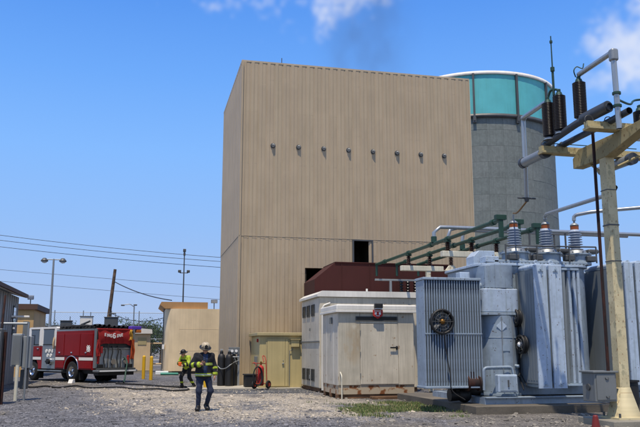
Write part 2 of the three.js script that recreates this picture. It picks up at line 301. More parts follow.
// ---------------------------------------------------------------- tall tan building
{
  const X0 = 4.1, X1 = 15.6, Z0 = -42.4, Z1 = -34.1, H = 15, SEAM = 6.68;
  const b = thing('metal_clad_building', 'tall windowless tan ribbed metal building with a row of eight small vents', 'building');
  // structural core kept 8 cm behind the sheets, with real recesses behind the two openings
{ const zb = Z0 + .1, zf = Z1 - .1, zr = Z1 - 2.3, xa = X0 + .1, xb = X1 - .1, yt = H - .1;
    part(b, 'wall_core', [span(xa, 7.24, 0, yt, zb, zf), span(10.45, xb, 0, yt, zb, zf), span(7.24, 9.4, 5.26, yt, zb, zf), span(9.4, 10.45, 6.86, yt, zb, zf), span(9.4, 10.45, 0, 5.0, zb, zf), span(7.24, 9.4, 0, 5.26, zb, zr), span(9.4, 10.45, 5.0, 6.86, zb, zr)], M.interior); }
  const W = .3834, prof = (w) => [[0, .0], [w * .10, .0], [w * .16, .026], [w * .50, .026], [w * .57, .008], [w * .93, .008], [w * .97, 0], [w - .002, 0], [w - .002, -.05], [0, -.05]];
  const cache = {};
  const rv = rng(31), fixed = (h, w) => { const vi = Math.floor(rv() * 5), key = 'f' + h + '_' + w + '_' + vi; if (!cache[key]) { const g = extr(prof(w), h); const p = g.attributes.position; for (let i = 0; i < p.count; i++) { const x = p.getX(i), y = p.getY(i), z = p.getZ(i); p.setXYZ(i, x, z, y); } const idx = g.index; if (!idx) { for (let i = 0; i < p.count; i += 3) { const a = [p.getX(i), p.getY(i), p.getZ(i)], c = [p.getX(i + 2), p.getY(i + 2), p.getZ(i + 2)]; p.setXYZ(i, ...c); p.setXYZ(i + 2, ...a); } } g.deleteAttribute('normal'); g.deleteAttribute('uv'); g.computeVertexNormals(); const gg = geo(g), uv = gg.attributes.uv; for (let i = 0; i < uv.count; i++) uv.setXY(i, uv.getX(i) + vi * .83, uv.getY(i) + vi * 1.37); cache[key] = gg; } return cache[key]; };
  const r = rng(5), pick = () => M.siding[Math.floor(r() * M.siding.length)];
  const nf = Math.round((X1 - X0) / W);
  for (let i = 0; i < nf; i++) {
    const x = X0 + i * W, mid = x + W / 2;
    piece(b, 'siding_panel', fixed(H - SEAM, W), pick(), x, SEAM, Z1);
    if (mid > 9.45 && mid < 10.4) piece(b, 'siding_panel', fixed(5.0, W), pick(), x, 0, Z1 - .012);
    else if (mid > 7.3 && mid < 9.45) { piece(b, 'siding_panel', fixed(1.4, W), pick(), x, SEAM - 1.405, Z1 - .012); }
    else piece(b, 'siding_panel', fixed(SEAM - .005, W), pick(), x, 0, Z1 - .012);
  }
  const ns = Math.round((Z1 - Z0) / W);
  for (let i = 0; i < ns; i++) for (const [h, y, dx] of [[H - SEAM, SEAM, 0], [SEAM - .005, 0, .012]]) { const o = piece(b, 'siding_panel', fixed(h, W), pick(), X0 + dx, y, Z0 + i * W); o.rotation.y = -Math.PI / 2; }
  part(b, 'corner_trim', [span(X0 - .03, X0 + .07, 0, H, Z1 + .003, Z1 + .03), span(X0 - .032, X0 - .003, 0, H, Z1 - .07, Z1 + .028)], M.sidingTrim); part(b, 'corner_trim', [span(X1 - .02, X1 + .03, 0, H, Z1 - .06, Z1 + .03)], M.sidingTrim);
  part(b, 'roof_coping', [span(X0 - .024, X1 + .024, H, H + .08, Z1 - .1, Z1 + .024), span(X0 - .024, X0 + .1, H, H + .08, Z0 - .05, Z1 - .1), span(X0 + .1, X1, H - .3, H - .2, Z0, Z1 - .1)], M.sidingTrim);
  part(b, 'seam_flashing', [span(X0 - .03, X1, SEAM - .012, SEAM + .006, Z1 + .0265, Z1 + .029), span(X0 - .029, X0 - .0265, SEAM - .012, SEAM + .006, Z0, Z1)], M.sidingTrim);
  part(b, 'lightning_rod', [rod([6.0, H, -34.15], [6.0, H + .35, -34.15], .02)], M.steelDark);
  for (let i = 0; i < 8; i++) {
    const x = 5.61 + i * 1.22, v = part(b, 'vent_pipe', [cyl(.07, .07, .06, x, 10.97, Z1 + .05, 16, 'z'), cyl(.12, .12, .02, x, 10.97, Z1 + .031, 16, 'z'), box(.03, .03, .05, x - .09, 10.97, Z1 + .045), box(.03, .03, .05, x + .09, 10.97, Z1 + .045)], M.steelDark);
    part(v, 'vent_cap', [lathe([[.0, .03], [.055, .05], [.075, .05], [.08, .03], [.08, -.05], [.05, -.06]], 0, 0, 0, 16).rotateX(Math.PI / 2 + .55).rotateY(-.5).translate(x, 10.965, Z1 + .095)], M.galvDull);
  }
  part(b, 'window_frame', [span(9.42, 9.5, 5.0, 6.66, Z1 - .1, Z1 + .05), span(10.36, 10.44, 5, 6.66, Z1 - .1, Z1 + .05), span(9.5, 10.36, 6.6, 6.66, Z1 - .1, Z1 + .05)], M.steelDark);
}
{ // round concrete tower with the teal band
  const D = [36.9, -79.35], R = 8.75, t = thing('round_tower', 'round grey concrete tower with a teal band and white roof edge', 'tower', [D[0], 0, D[1]]);
  const YT = 30.3, YB = 26.0; // teal band
  const cols = 32, rows = 15, rh = YB / rows, cell = (r0, r1, h, a, seg) => { // curved block of wall
    const pts = []; for (let i = 0; i <= seg; i++) pts.push([Math.sin(a * (i / seg - .5)) * r1, Math.cos(a * (i / seg - .5)) * r1]); for (let i = seg; i >= 0; i--) pts.push([Math.sin(a * (i / seg - .5)) * r0, Math.cos(a * (i / seg - .5)) * r0]);
    const g = extr(pts, h); const p = g.attributes.position; for (let i = 0; i < p.count; i++) { const x = p.getX(i), y = p.getY(i), z = p.getZ(i); p.setXYZ(i, x, z, y); } for (let i = 0; i < p.count; i += 3) { const a2 = [p.getX(i), p.getY(i), p.getZ(i)], c = [p.getX(i + 2), p.getY(i + 2), p.getZ(i + 2)]; p.setXYZ(i, ...c); p.setXYZ(i + 2, ...a2); }
    g.deleteAttribute('normal'); g.deleteAttribute('uv'); g.computeVertexNormals(); return geo(g);
  };
  part(t, 'wall_core', [cyl(R - .3, R - .3, YT, 0, YT / 2, 0, 64)], M.concreteTower[0]);
  const a = Math.PI * 2 / cols, blocks = Array.from({ length: 9 }, (_, k) => { const g = cell(R - .32, R + (k % 3 - 1) * .005, rh - .015, a - .0015, 4), uv = g.attributes.uv; for (let i = 0; i < uv.count; i++) uv.setXY(i, uv.getX(i) + k * 1.37, uv.getY(i) + k * .91); return g; }), r = rng(21);
  for (let j = 6; j < rows; j++) for (let i = 0; i < cols; i++) { const o = piece(t, 'concrete_panel', blocks[Math.floor(r() * 9)], M.concreteTower[Math.floor(r() * 7)], 0, j * rh, 0); o.rotation.y = i * a; }
  part(t, 'lower_wall', [cyl(R, R, rh * 6 - .02, 0, rh * 3, 0, 64)], M.concreteTower[2]);
  const ax = Math.atan2(-D[0], -D[1]) , n12 = 12, pa = cell(R - .3, R + .10, YT - YB, Math.PI * 2 / n12 - .004, 8);
  for (let i = 0; i < n12; i++) { const o = piece(t, 'teal_panel', pa, M.teal[i % 4], 0, YB, 0); o.rotation.y = ax + (i + .5) * Math.PI * 2 / n12; }
  for (let i = 0; i < n12; i++) { const g = part(t, 'rib', [box(.22, YT - YB + .9, .26, 0, (YT + YB) / 2 - .35, R + .22), box(.34, .6, .3, 0, YB - .7, R + .14)], M.steelDark); g.rotation.y = ax + i * Math.PI * 2 / n12; }
  part(t, 'band_ledge', [lathe([[R - .2, -.3], [R + .24, -.3], [R + .24, .1], [R - .2, .1], [R - .2, -.3]], 0, YB - .15, 0, 72)], M.steelDark);
  part(t, 'roof', [lathe([[R + .26, YT], [R + .3, YT + .1], [R + .28, YT + .34], [R - .2, YT + .5], [R * .6, YT + 1.2], [0, YT + 1.7]], 0, 0, 0, 72), lathe([[R - .3, YT - .01], [R + .26, YT]], 0, 0, 0, 72)], M.whiteRoof);
}
{ // yellow shed
  const s = thing('utility_shed', 'small pale yellow metal shed with double door at the foot of the building', 'shed'), zf = -31.5, x0 = 4.72, x1 = 6.5;
  part(s, 'wall', [span(x0, x1, .05, 2.14, -34.0, zf, .015)], M.shed);
  part(s, 'roof', [span(x0 - .12, x1 + .06, 2.14, 2.27, -34.0, zf + .12, .02)], M.shedTrim);
  part(s, 'door_frame', [span(4.98, 5.03, .1, 2.02, zf + .002, zf + .03), span(5.92, 5.96, .1, 2.02, zf + .002, zf + .03), span(4.98, 5.96, 2.02, 2.06, zf + .002, zf + .03)], M.shedTrim);
  for (const [a, b] of [[5.04, 5.78], [5.79, 5.91]]) { const d = part(s, 'door', [span(a, b, .1, 2.01, zf + .004, zf + .04, .01)], M.shed); if (a < 5.5) { part(d, 'handle', [span(5.66, 5.74, .98, 1.03, zf + .04, zf + .09, .01), span(5.69, 5.72, 1.12, 1.15, zf + .04, zf + .06)], M.steel); } }
  const l = part(s, 'wall_lamp', [span(6.02, 6.36, 1.68, 1.98, zf + .003, zf + .17, .02)], M.shed); part(l, 'hood', [span(5.99, 6.39, 1.98, 2.01, zf + .003, zf + .22)], M.shedTrim); part(s, 'conduit', [pipe([[5.97, .1, zf + .055], [5.97, 1.55, zf + .055], [6.1, 1.55, zf + .055], [6.1, 1.68, zf + .055]], .012, .05, 8)], M.greyBox);
  part(s, 'alarm_bell', [cyl(.07, .07, .06, x0 - .03, 1.95, -31.9, 16, 'x')], M.redMatte);
  part(s, 'meter_box', [span(x0 - .1, x0 - .002, .95, 1.3, -32.3, -32.0, .01)], M.greyBox);
}
{ // wheeled extinguisher
  const e = thing('wheeled_extinguisher', 'red wheeled fire extinguisher cart with coiled hose before the yellow shed', 'extinguisher', [4.6, .05, -30.6], .25);
  part(e, 'cylinder_tank', [lathe([[0, .12], [.1, .12], [.125, .17], [.125, .78], [.1, .87], [.04, .9], [.04, .96], [0, .96]], .05, 0, 0)], M.redMatte);
  part(e, 'frame', [pipe([[-.17, .2, .12], [-.17, 1.0, .02], [-.17, 1.02, -.2]], .017, .08), pipe([[.27, .2, .12], [.27, 1.1, .0], [.27, 1.28, -.14], [.17, 1.28, -.14], [.17, 1.05, .02]], .02, .06), rod([-.32, 1.0, .0], [.27, .98, .0], .017), rod([-.2, .2, .12], [.3, .2, .12], .02)], M.redRust);
  for (const x of [-.26, .34]) { const w = part(e, 'wheel', [place(new THREE.TorusGeometry(.12, .045, 10, 24), x, .165, .1, 0, Math.PI / 2 * (x > 0 ? .35 : .35))], M.rubber); part(w, 'rim', [place(new THREE.CylinderGeometry(.08, .08, .05, 16), x, .165, .1, Math.PI / 2, .55, 0)], M.redRust); }
  part(e, 'hose', [tube(Array.from({ length: 60 }, (_, i) => { const t = i / 59 * Math.PI * 6; return [-.16 + Math.cos(t) * (.17 + i * .0006), .5 + Math.sin(t) * .36, .17 + i * .0012]; }), .024, 240, 8)], M.rubber);
  part(e, 'valve', [cyl(.035, .045, .12, .05, 1.0, 0, 12), rod([.05, 1.02, 0], [.16, 1.05, .05], .012)], M.copper);
}
// ---------------------------------------------------------------- white cabinets
function grille(parent, cx, cy, z, w, h, axis) { // axis 'x': faces -x at plane z=x coordinate
  const place2 = (g) => axis === 'x' ? place(g, 0, 0, 0, 0, -Math.PI / 2, 0).translate(z, cy, cx) : g.translate(cx, cy, z);
  const f = part(parent, 'louvre', [box(w, .03, .03, 0, h / 2, .015), box(w, .03, .03, 0, -h / 2, .015), box(.03, h - .03, .03, w / 2 - .015, 0, .015), box(.03, h - .03, .03, -w / 2 + .015, 0, .015), box(w - .06, h - .03, .006, 0, 0, .003)].map(place2), M.louvre);
  const n = Math.max(3, Math.round(h / .07)); for (let i = 0; i < n; i++) part(f, 'slat', [box(w - .062, .034, .006, 0, -h / 2 + .03 + (i + .5) * (h - .06) / n, .018, 0, .6)].map(place2), M.louvre);
}
{
  const x0 = 6.46, x1 = 10.35, z0 = -31.35, z1 = -28.06, H = 3.55;
  const c = thing('equipment_enclosure', 'taller off-white equipment enclosure with small louvres, behind the lower white cabinet', 'cabinet');
  part(c, 'base_frame', [span(x0 + .05, x1 - .05, .02, .16, z0 + .05, z1 - .05)], M.timber);
  part(c, 'body', [span(x0, x1, .16, H, z0, z1, .03)], M.cabinet);
  for (const [a, b] of [[.2, 1.88], [1.9, H - .06]]) for (const [p, q] of [[z0 + .05, -29.72], [-29.7, z1 - .05]]) part(c, 'side_panel', [span(x0 - .012, x0 - .002, a, b, p, q)], M.cabinetSide);
  part(c, 'waist_rail', [span(x0 - .05, x0 - .002, 1.865, 1.905, z0, z1)], M.greyBox);
  part(c, 'roof', [geo(extr([[x0 - .1, H], [x0 - .1, H + .09], [x0 + .1, H + .22], [x1 + .02, H + .22], [x1 + .1, H + .12], [x1 + .1, H]], z1 - z0 + .16).translate(0, 0, z0 - .08))], M.cabinetRoof);
  part(c, 'roof_vent', [cyl(.04, .04, .2, 8.6, H + .3, -29, 12)], M.cabinetRoof);
  for (const y of [.62, 3.08]) for (const z of [-30.75, -29.95, -29.1]) grille(c, z, y, x0 - .013, .55, .42, 'x');
  part(c, 'door_handle', [span(x0 - .06, x0 - .012, 2.3, 2.42, -29.66, -29.62, .01), span(x0 - .06, x0 - .012, .45, .6, -29.66, -29.62, .01)], M.greyBox);
  part(c, 'corner_pipe', [pipe([[x0 + .1, .1, z1 + .06], [x0 + .1, 3.2, z1 + .06], [x0 + .4, 3.3, z1 + .06]], .04, .12)], M.cabinetRoof);
}
{
  const x0 = 6.29, x1 = 8.94, z0 = -26.8, z1 = -24.6, H = 2.86;
  const c = thing('equipment_cabinet', 'lower off-white cabinet with one door, red sign and rust stained front', 'cabinet');
  for (const [z, n] of [[-24.78, 0], [-25.7, 1], [-26.65, 2]]) part(c, 'skid_timber', [span(x0 - .03 + n * .02, x1 + .05, .0, .14, z - .12, z + .12, .01)], M.timber);
  part(c, 'plinth', [span(x0 + .02, x1 - .02, .14, .42, z0 + .02, z1 - .03)], M.plinth);
  const body = part(c, 'body', [span(x0, x1, .42, H, z0, z1 - .03, .02)], M.cabinetSide);
  // front sheet with its own brown stain
  const st = tex(256, 1, (u, v, i, j) => { const n = fbm(u * 10, v * 10, 4, 203), k = hash(i, j, 204), q = Math.hypot((u - .45 + (n - .5) * .5) / .34, (v - .60 + (n - .5) * .35) / .36), s = smooth(1.1, .1, q) * (.35 + .65 * n), d = fbm(u * 50, v * 3, 3, 207); const x = .86 + (n - .5) * .14 + (d - .5) * .12 + (k - .5) * .03; return [lerp(x, .62, s * .42), lerp(x, .48, s * .42), lerp(x - .02, .30, s * .42)]; });
  st.repeat.set(1 / 1.35, 1 / 2.4); st.offset.set(-x0 / 1.35, -.42 / 2.4);
  const stm = new THREE.MeshStandardMaterial({ color: '#d3ccbb', map: st, roughness: .5 });
  part(c, 'front_panel', [span(x0 + .02, 7.04, .44, H - .02, z1 - .028, z1, .006)], stm, 'front sheet with a brown rust stain');
  part(c, 'front_panel', [span(8.38, x1 - .02, .44, H - .02, z1 - .028, z1, .006)], M.cabinet);
  part(c, 'front_panel', [span(7.05, 8.37, 2.44, H - .02, z1 - .028, z1, .006)], M.cabinet);
  const d = part(c, 'door', [span(7.055, 8.365, .46, 2.425, z1 - .028, z1 + .004, .008)], M.cabinet);
  part(d, 'handle', [span(8.07, 8.34, 1.62, 1.67, z1 + .05, z1 + .075, .01), span(8.28, 8.34, 1.58, 1.7, z1 + .004, z1 + .05, .01)], M.black);
  for (const y of [.75, 1.45, 2.15]) part(d, 'hinge', [cyl(.014, .014, .12, 7.05, y, z1 + .012, 8)], M.greyBox);
  grille(c, 7.62, 2.6, z1 + .001, 1.45, .12, 'z');
  part(c, 'roof', [span(x0 - .08, x1 + .08, H, H + .2, z0 - .06, z1 + .1, .05)], M.cabinetRoof);
  part(c, 'roof_lip', [span(x0 - .1, x1 + .1, H - .06, H + .015, z1 + .06, z1 + .115, .01), span(x0 - .1, x0 - .04, H - .06, H + .015, z0 - .05, z1 + .055, .01)], M.cabinetRoof);
  const lp = part(c, 'lamp', [span(7.5, 7.78, 2.94, 3.1, z1 + .102, z1 + .26, .03)], M.black); part(lp, 'lamp_lens', [span(7.53, 7.75, 2.92, 2.945, z1 + .12, z1 + .24)], M.lens);
  const sg = part(c, 'sign', [extr([[-.17, .13], [.17, .13], [.17, -.06], [0, -.17], [-.17, -.06]], .012).translate(7.63, 2.76, z1 + .118)], M.redMatte, 'red shield shaped sign with white marks');
  part(sg, 'sign_mark', [box(.24, .025, .004, 7.63, 2.85, z1 + .133), box(.07, .08, .004, 7.56, 2.77, z1 + .133), box(.07, .08, .004, 7.7, 2.77, z1 + .133), box(.14, .02, .004, 7.63, 2.69, z1 + .133)], M.white);
  for (const z of [-26.2, -25.2]) part(c, 'side_seam_strip', [span(x0 - .008, x0 - .001, .46, H - .1, z - .02, z + .02)], M.cabinetRoof);
  part(c, 'side_box', [span(x0 - .09, x0 - .002, 2.45, 2.66, -25.5, -25.35, .01)], M.greyBox);
  part(c, 'conduit', [pipe([[6.36, .0, z1 + .2], [6.36, .75, z1 + .2], [6.36, .85, z1 + .01]], .022, .1)], M.whitePaint);
  part(c, 'step_board', [span(7.3, 8.4, .0, .09, -24.4, -24.12, .01)], M.timber);
}
{
  const m = thing('maroon_enclosure', 'dark maroon sheet metal enclosure with sloped end above the white cabinets', 'enclosure');
  part(m, 'body', [extr([[7.1, 0], [7.1, 4.55], [8.0, 5.28], [13.4, 5.28], [13.4, 0]], 2.2).translate(0, 0, -33.98)], M.maroon);
  for (const x of [8.3, 9.55, 10.8, 12.05]) part(m, 'standing_seam', [span(x - .012, x + .012, 3.4, 5.28, -31.778, -31.755)], M.maroon);
  part(m, 'top_edge', [span(8.0, 13.44, 5.282, 5.32, -34, -31.74)], M.maroon);
}
// ---------------------------------------------------------------- transformers
function fan(parent, p, r, face) { // face 'z' or '-x'
  const R = (g) => { if (face === '-x') g.rotateY(-Math.PI / 2); return g.translate(...p); };
  const f = part(parent, 'cooling_fan', [R(place(new THREE.TorusGeometry(r, .035, 8, 32), 0, 0, .12)), R(place(new THREE.TorusGeometry(r * .98, .03, 8, 32), 0, 0, .02)), R(place(new THREE.CylinderGeometry(r, r, .14, 32, 1, true), 0, 0, .07, Math.PI / 2))], M.black);
  for (let i = 0; i < 5; i++) { const a = i / 5 * Math.PI * 2; part(f, 'blade', [R(place(new RoundedBoxGeometry(r * .75, r * .42, .014, 1, .005), r * .5, 0, 0, .5).rotateZ(a).translate(0, 0, .08))], M.steelDark); }
  part(f, 'hub', [R(lathe([[0, .07], [.05, .06], [.075, .02], [.075, -.06], [0, -.06]], 0, 0, 0, 16).rotateX(Math.PI / 2).translate(0, 0, .12))], face === 'z' ? M.copper : M.white);
  part(f, 'guard', [R(place(new THREE.TorusGeometry(r * .7, .006, 5, 28), 0, 0, .155)), R(place(new THREE.TorusGeometry(r * .42, .006, 5, 24), 0, 0, .16)), ...[0, 1, 2, 3].map((i) => R(rod([-r, 0, .15], [r, 0, .15], .006, 5).rotateZ(i * Math.PI / 4)))], M.steelDark);
  part(f, 'motor', [R(cyl(.09, .09, .16, 0, 0, -.02, 16, 'z'))], M.greyBox);
}
function bushing(parent, x, y, z) {
  part(parent, 'turret', [cyl(.36, .38, .22, x, y + .11, z, 28), cyl(.43, .43, .04, x, y + .24, z, 28)], M.blue);
  part(parent, 'flange', [cyl(.27, .33, .10, x, y + .31, z, 24), ...Array.from({ length: 8 }, (_, i) => cyl(.022, .022, .06, x + Math.cos(i * .785) * .37, y + .28, z + Math.sin(i * .785) * .37, 6))], M.galvDull);
  const pts = [[.0, .36], [.13, .36]]; for (let i = 0; i < 8; i++) { const yy = .38 + i * .073; pts.push([.13, yy], [.215 - i * .004, yy + .012], [.21 - i * .004, yy + .028], [.125, yy + .045]); } pts.push([.12, .98], [0, .98]);
  const p = part(parent, 'bushing', [lathe(pts, x, y, z, 28)], M.porcelainGrey);
  part(p, 'oil_gauge', [cyl(.12, .12, .11, x, y + 1.03, z, 20)], M.amber);
  part(p, 'cap', [lathe([[0, .1], [.06, .09], [.12, .04], [.125, 0], [0, 0]], x, y + 1.087, z, 20), cyl(.03, .03, .2, x, y + 1.25, z, 10)], M.galvDull);
  part(parent, 'current_transformer', [rbox(.34, .13, .3, x + .42, y + .33, z + .12, .05)], M.steelDark);
}
{
  const t = thing('power_transformer', 'large blue-grey power transformer with finned radiators and three bushings', 'transformer');
  part(t, 'base_frame', [span(8.62, 12.4, .2, .36, -18.72, -18.55), span(8.62, 12.4, .2, .36, -22.2, -22.03), span(8.62, 8.8, .2, .36, -22.03, -18.72), span(12.22, 12.4, .2, .36, -22.03, -18.72), span(8.62, 12.4, .36, .385, -18.75, -18.45)], M.blue);
  // tank: rounded-corner plan
  const plan = (x0, x1, z0, z1, r) => { const s = new THREE.Shape(); s.moveTo(x0 + r, z0); s.lineTo(x1 - r, z0); s.absarc(x1 - r, z0 + r, r, -Math.PI / 2, 0); s.lineTo(x1, z1 - r); s.absarc(x1 - r, z1 - r, r, 0, Math.PI / 2); s.lineTo(x0 + r, z1); s.absarc(x0 + r, z1 - r, r, Math.PI / 2, Math.PI); s.lineTo(x0, z0 + r); s.absarc(x0 + r, z0 + r, r, Math.PI, Math.PI * 1.5); return s; };
  const slab = (x0, x1, zn, zf, r, y0, y1, bev = .01) => new THREE.ExtrudeGeometry(plan(x0, x1, zn, zf, r), { depth: y1 - y0 - 2 * bev, bevelEnabled: true, bevelSize: bev, bevelThickness: bev, bevelSegments: 1, curveSegments: 12 }).rotateX(-Math.PI / 2).translate(0, y0 + bev, 0);
  part(t, 'tank', [slab(8.98, 12.3, 19.2, 22.0, .5, .385, 3.86)], M.blue);
  part(t, 'tank_cover', [slab(8.9, 12.38, 19.12, 22.08, .55, 3.86, 3.93)], M.blueLight);
  part(t, 'collar', [slab(8.84, 9.86, 18.86, 19.9, .12, 2.57, 3.2, .02)], M.blueLight);
  part(t, 'collar_rim', [slab(8.80, 9.9, 18.82, 19.9, .14, 2.49, 2.56)], M.blue);
  part(t, 'upper_housing', [slab(8.98, 9.3, 18.98, 19.8, .05, 3.21, 3.85, .02)], M.blue);
  part(t, 'stiffener', [span(8.93, 8.99, .39, 2.48, -19.8, -19.5, .02)], M.blue);
  part(t, 'tank_bulge', [cyl(.5, .5, 2.09, 9.42, 1.435, -19.3, 40), cyl(.56, .56, .06, 9.42, .42, -19.3, 40), cyl(.46, .46, .62, 9.42, 3.53, -19.3, 40)], M.blue);
  part(t, 'diamond_plate', [place(new RoundedBoxGeometry(.2, .2, .012, 1, .004), 9.3, 2.2, -18.81, 0, -.24, Math.PI / 4)], M.blueLight);
  // control boxes at the foot
  const cb = part(t, 'control_box', [span(8.95, 9.5, .5, .95, -18.62, -18.42, .03)], M.blueLight); part(cb, 'control_box_door', [span(9.0, 9.45, .54, .91, -18.418, -18.40, .01)], M.blue); part(cb, 'latch', [span(9.2, 9.24, .64, .82, -18.398, -18.375, .01)], M.steelDark);
  part(t, 'drain_valve', [cyl(.16, .16, .3, 8.45, .72, -18.9, 20, 'x'), cyl(.2, .2, .05, 8.3, .72, -18.9, 20, 'x'), cyl(.2, .2, .05, 8.62, .72, -18.9, 20, 'x'), cyl(.09, .09, .2, 8.45, .92, -18.9, 14)], M.brownPipe, 'brown rusty flanged drain valve');
  part(t, 'oil_pump', [place(new THREE.SphereGeometry(.2, 20, 14), 8.4, .4, -19.35), cyl(.14, .17, .4, 8.2, .4, -19.4, 20, 'x'), cyl(.12, .12, .9, 8.6, .5, -19.4, 14, 'x')], M.black);
  part(t, 'drain_pipe', [pipe([[8.7, .55, -18.75], [8.7, 1.12, -18.72], [9.5, 1.14, -18.72], [9.62, .5, -18.72]], .035, .1), rod([9.5, 1.2, -19.1], [9.75, 1.15, -18.8], .04)], M.blue);
  // left radiator: upright fins under a cap
  const rd = part(t, 'radiator', [span(7.1, 8.74, 3.39, 3.46, -19.42, -18.76, .015), span(7.1, 8.74, .60, .66, -19.42, -18.76, .015), cyl(.09, .09, .5, 8.92, 3.3, -19.3, 16, 'x'), cyl(.09, .09, .5, 8.92, .75, -19.3, 16, 'x'), span(7.5, 8.5, 3.0, 3.39, -19.8, -19.43, .02)], M.finPaint[0]);
  const fin = geo(rbox(.026, 2.73, .62, 0, 0, 0, .014)); for (let i = 0; i < 23; i++) piece(rd, 'fin', fin, M.finPaint[(i * 7) % 4], 7.138 + i * .0711, 2.025, -19.1);
  part(rd, 'brace', [span(7.12, 8.72, 1.98, 2.01, -18.795, -18.775)], M.finPaint[1]);
  fan(t, [7.58, 2.3, -18.82], .3, 'z');
  part(t, 'fan_cable', [tube([[7.6, 2.05, -18.66], [7.68, 1.5, -18.72], [7.74, 1.0, -18.68], [7.8, .55, -18.7], [8.1, .32, -18.6]], .014, 40, 6)], M.rubber);
  part(t, 'radiator_shelf', [span(8.5, 8.8, 3.46, 3.7, -19.9, -19.6, .02)], M.blueLight);
  // front radiators: wide end channels with flat grey flank
  for (const x of [9.93, 10.36]) {
    const g = part(t, 'radiator', [span(x, x + .37, .6, 3.78, -18.16, -18.1, .012)], M.blueLight);
    part(g, 'flank_plate', [span(x + .01, x + .36, .72, 3.66, -19.16, -18.162)], x < 10 ? M.greyPlate : M.blueFin[2]);
    for (let i = 0; i < 7; i++) part(g, 'rib', [span(x + .004, x + .0095, .8, 3.58, -19.1 + i * .14, -19.04 + i * .14)], M.greyPlate);
    part(g, 'header_pipe', [cyl(.085, .085, 1.06, x + .18, 3.76, -18.7, 16, 'z'), cyl(.07, .07, 1.06, x + .18, .68, -18.7, 16, 'z')], M.blueLight);
    for (const y of [.72, 3.66]) part(g, 'bolt_plate', [extr([[-.07, -.05], [.07, -.05], [0, .07]], .02).translate(x + .185, y, -18.1), cyl(.02, .02, .05, x + .185, y, -18.06, 8, 'z')], M.blueFin[1]);
    part(g, 'lifting_eye', [place(new THREE.TorusGeometry(.05, .014, 6, 16), x + .18, 3.87, -18.3)], M.blueLight);
  }
  part(t, 'radiator_pipe', [cyl(.11, .11, .5, 9.86, 3.6, -19.32, 18, 'x')], M.whitePaint); part(t, 'pipe_flange', [cyl(.15, .15, .09, 9.84, 3.6, -19.32, 18, 'x')], M.brownPipe);
  fan(t, [9.87, 2.43, -18.95], .22, '-x'); fan(t, [9.87, 1.72, -18.68], .22, '-x');
  part(t, 'fan_cable', [tube([[9.8, 2.4, -19.25], [9.84, 1.9, -19.2], [9.8, 1.2, -19.15], [9.84, .75, -18.9], [9.75, .55, -18.6]], .016, 40, 6), tube([[9.86, 1.7, -18.9], [9.85, 1.1, -19.0], [9.9, .65, -18.7]], .014, 30, 6)], M.rubber);
  const g3_ = part(t, 'radiator', [span(11.2, 11.72, 3.74, 3.80, -19.14, -18.86, .01), span(11.2, 11.72, .62, .68, -19.14, -18.86, .01)], M.blueFin[0]);
  for (const x of [11.21, 11.38, 11.53, 11.66]) part(g3_, 'fin', [span(x, x + .085, .68, 3.74, -19.12, -18.88, .02)], x < 11.3 ? M.greyPlate : M.blueLight);
  part(g3_, 'panel', [span(10.95, 11.2, .8, 3.7, -19.14, -19.05)], M.blueFin[3]);
  // cover clutter
  for (const x of [10.2, 11.2, 12.13]) bushing(t, x, 4.03, -19.62);
  part(t, 'cover_deck', [span(9.35, 12.36, 3.93, 4.03, -21.6, -19.2, .02)], M.blue);
  part(t, 'manhole', [cyl(.34, .34, .08, 9.6, 4.07, -20.4, 24), cyl(.28, .28, .16, 9.6, 4.1, -20.4, 24)], M.blueLight);
  part(t, 'expansion_box', [extr([[0, 0], [0, .22], [.16, .38], [.62, .38], [.62, 0]], .5, .01).translate(8.98, 3.94, -20.2), span(9.1, 9.5, 3.95, 4.12, -19.6, -19.2, .02)], M.blueLight);
  part(t, 'relief_pipe', [pipe([[10.6, 4.0, -20.6], [10.6, 4.55, -20.6], [11.6, 4.62, -20.6], [11.6, 4.1, -20.6]], .05, .12)], M.blue);
  part(t, 'cover_rail', [rod([9.7, 4.42, -19.18], [12.5, 4.46, -19.18], .022), ...[9.7, 10.65, 11.65, 12.5].map((x) => rod([x, 4.0, -19.18], [x, 4.46, -19.18], .022))], M.steelDark);
  for (const [x, y, z] of [[10.7, 4.12, -19.3], [11.7, 4.14, -19.3], [12.35, 4.12, -19.25], [9.95, 4.12, -19.25]]) part(t, 'junction_box', [rbox(.3, .16, .2, x, y, z, .03)], M.steelDark);
  { const b1 = [], b2 = []; for (let i = 0; i < 26; i++) b1.push(cyl(.018, .018, .03, 9.5 + i * .112, 3.945, -19.17, 6)); for (let i = 0; i < 9; i++) b2.push(cyl(.018, .018, .03, 8.9 + i * .11, 3.215, -18.93, 6)); part(t, 'cover_bolts', b1, M.steelDark).userData.kind = 'stuff'; part(t, 'collar_bolts', b2, M.steelDark).userData.kind = 'stuff'; }
  for (const [y0, y1, dx] of [[.5, 2.45, -.12], [.5, 2.45, .2]]) part(t, 'wall_conduit', [pipe([[9.42 + dx, y0, -18.78 - Math.abs(dx) * .2], [9.42 + dx, y1, -18.78 - Math.abs(dx) * .2]], .014, .05, 8)], M.galvDull);
  part(t, 'cable_run', [tube([[9.8, 2.5, -18.84], [9.86, 2.0, -18.95], [9.82, 1.0, -18.9], [9.6, .9, -18.6]], .018, 40, 6)], M.rubber);
  part(t, 'weld_seam', [rod([9.2, 3.23, -18.885], [9.2, 3.86, -18.885], .008, 6), new THREE.TorusGeometry(.502, .009, 6, 48).rotateX(Math.PI / 2).translate(9.42, 1.1, -19.3), new THREE.TorusGeometry(.502, .009, 6, 48).rotateX(Math.PI / 2).translate(9.42, 1.9, -19.3)], M.blue);
  part(t, 'name_plate', [span(9.3, 9.5, 1.55, 1.7, -18.81, -18.79)], M.blueFin[2]);
}
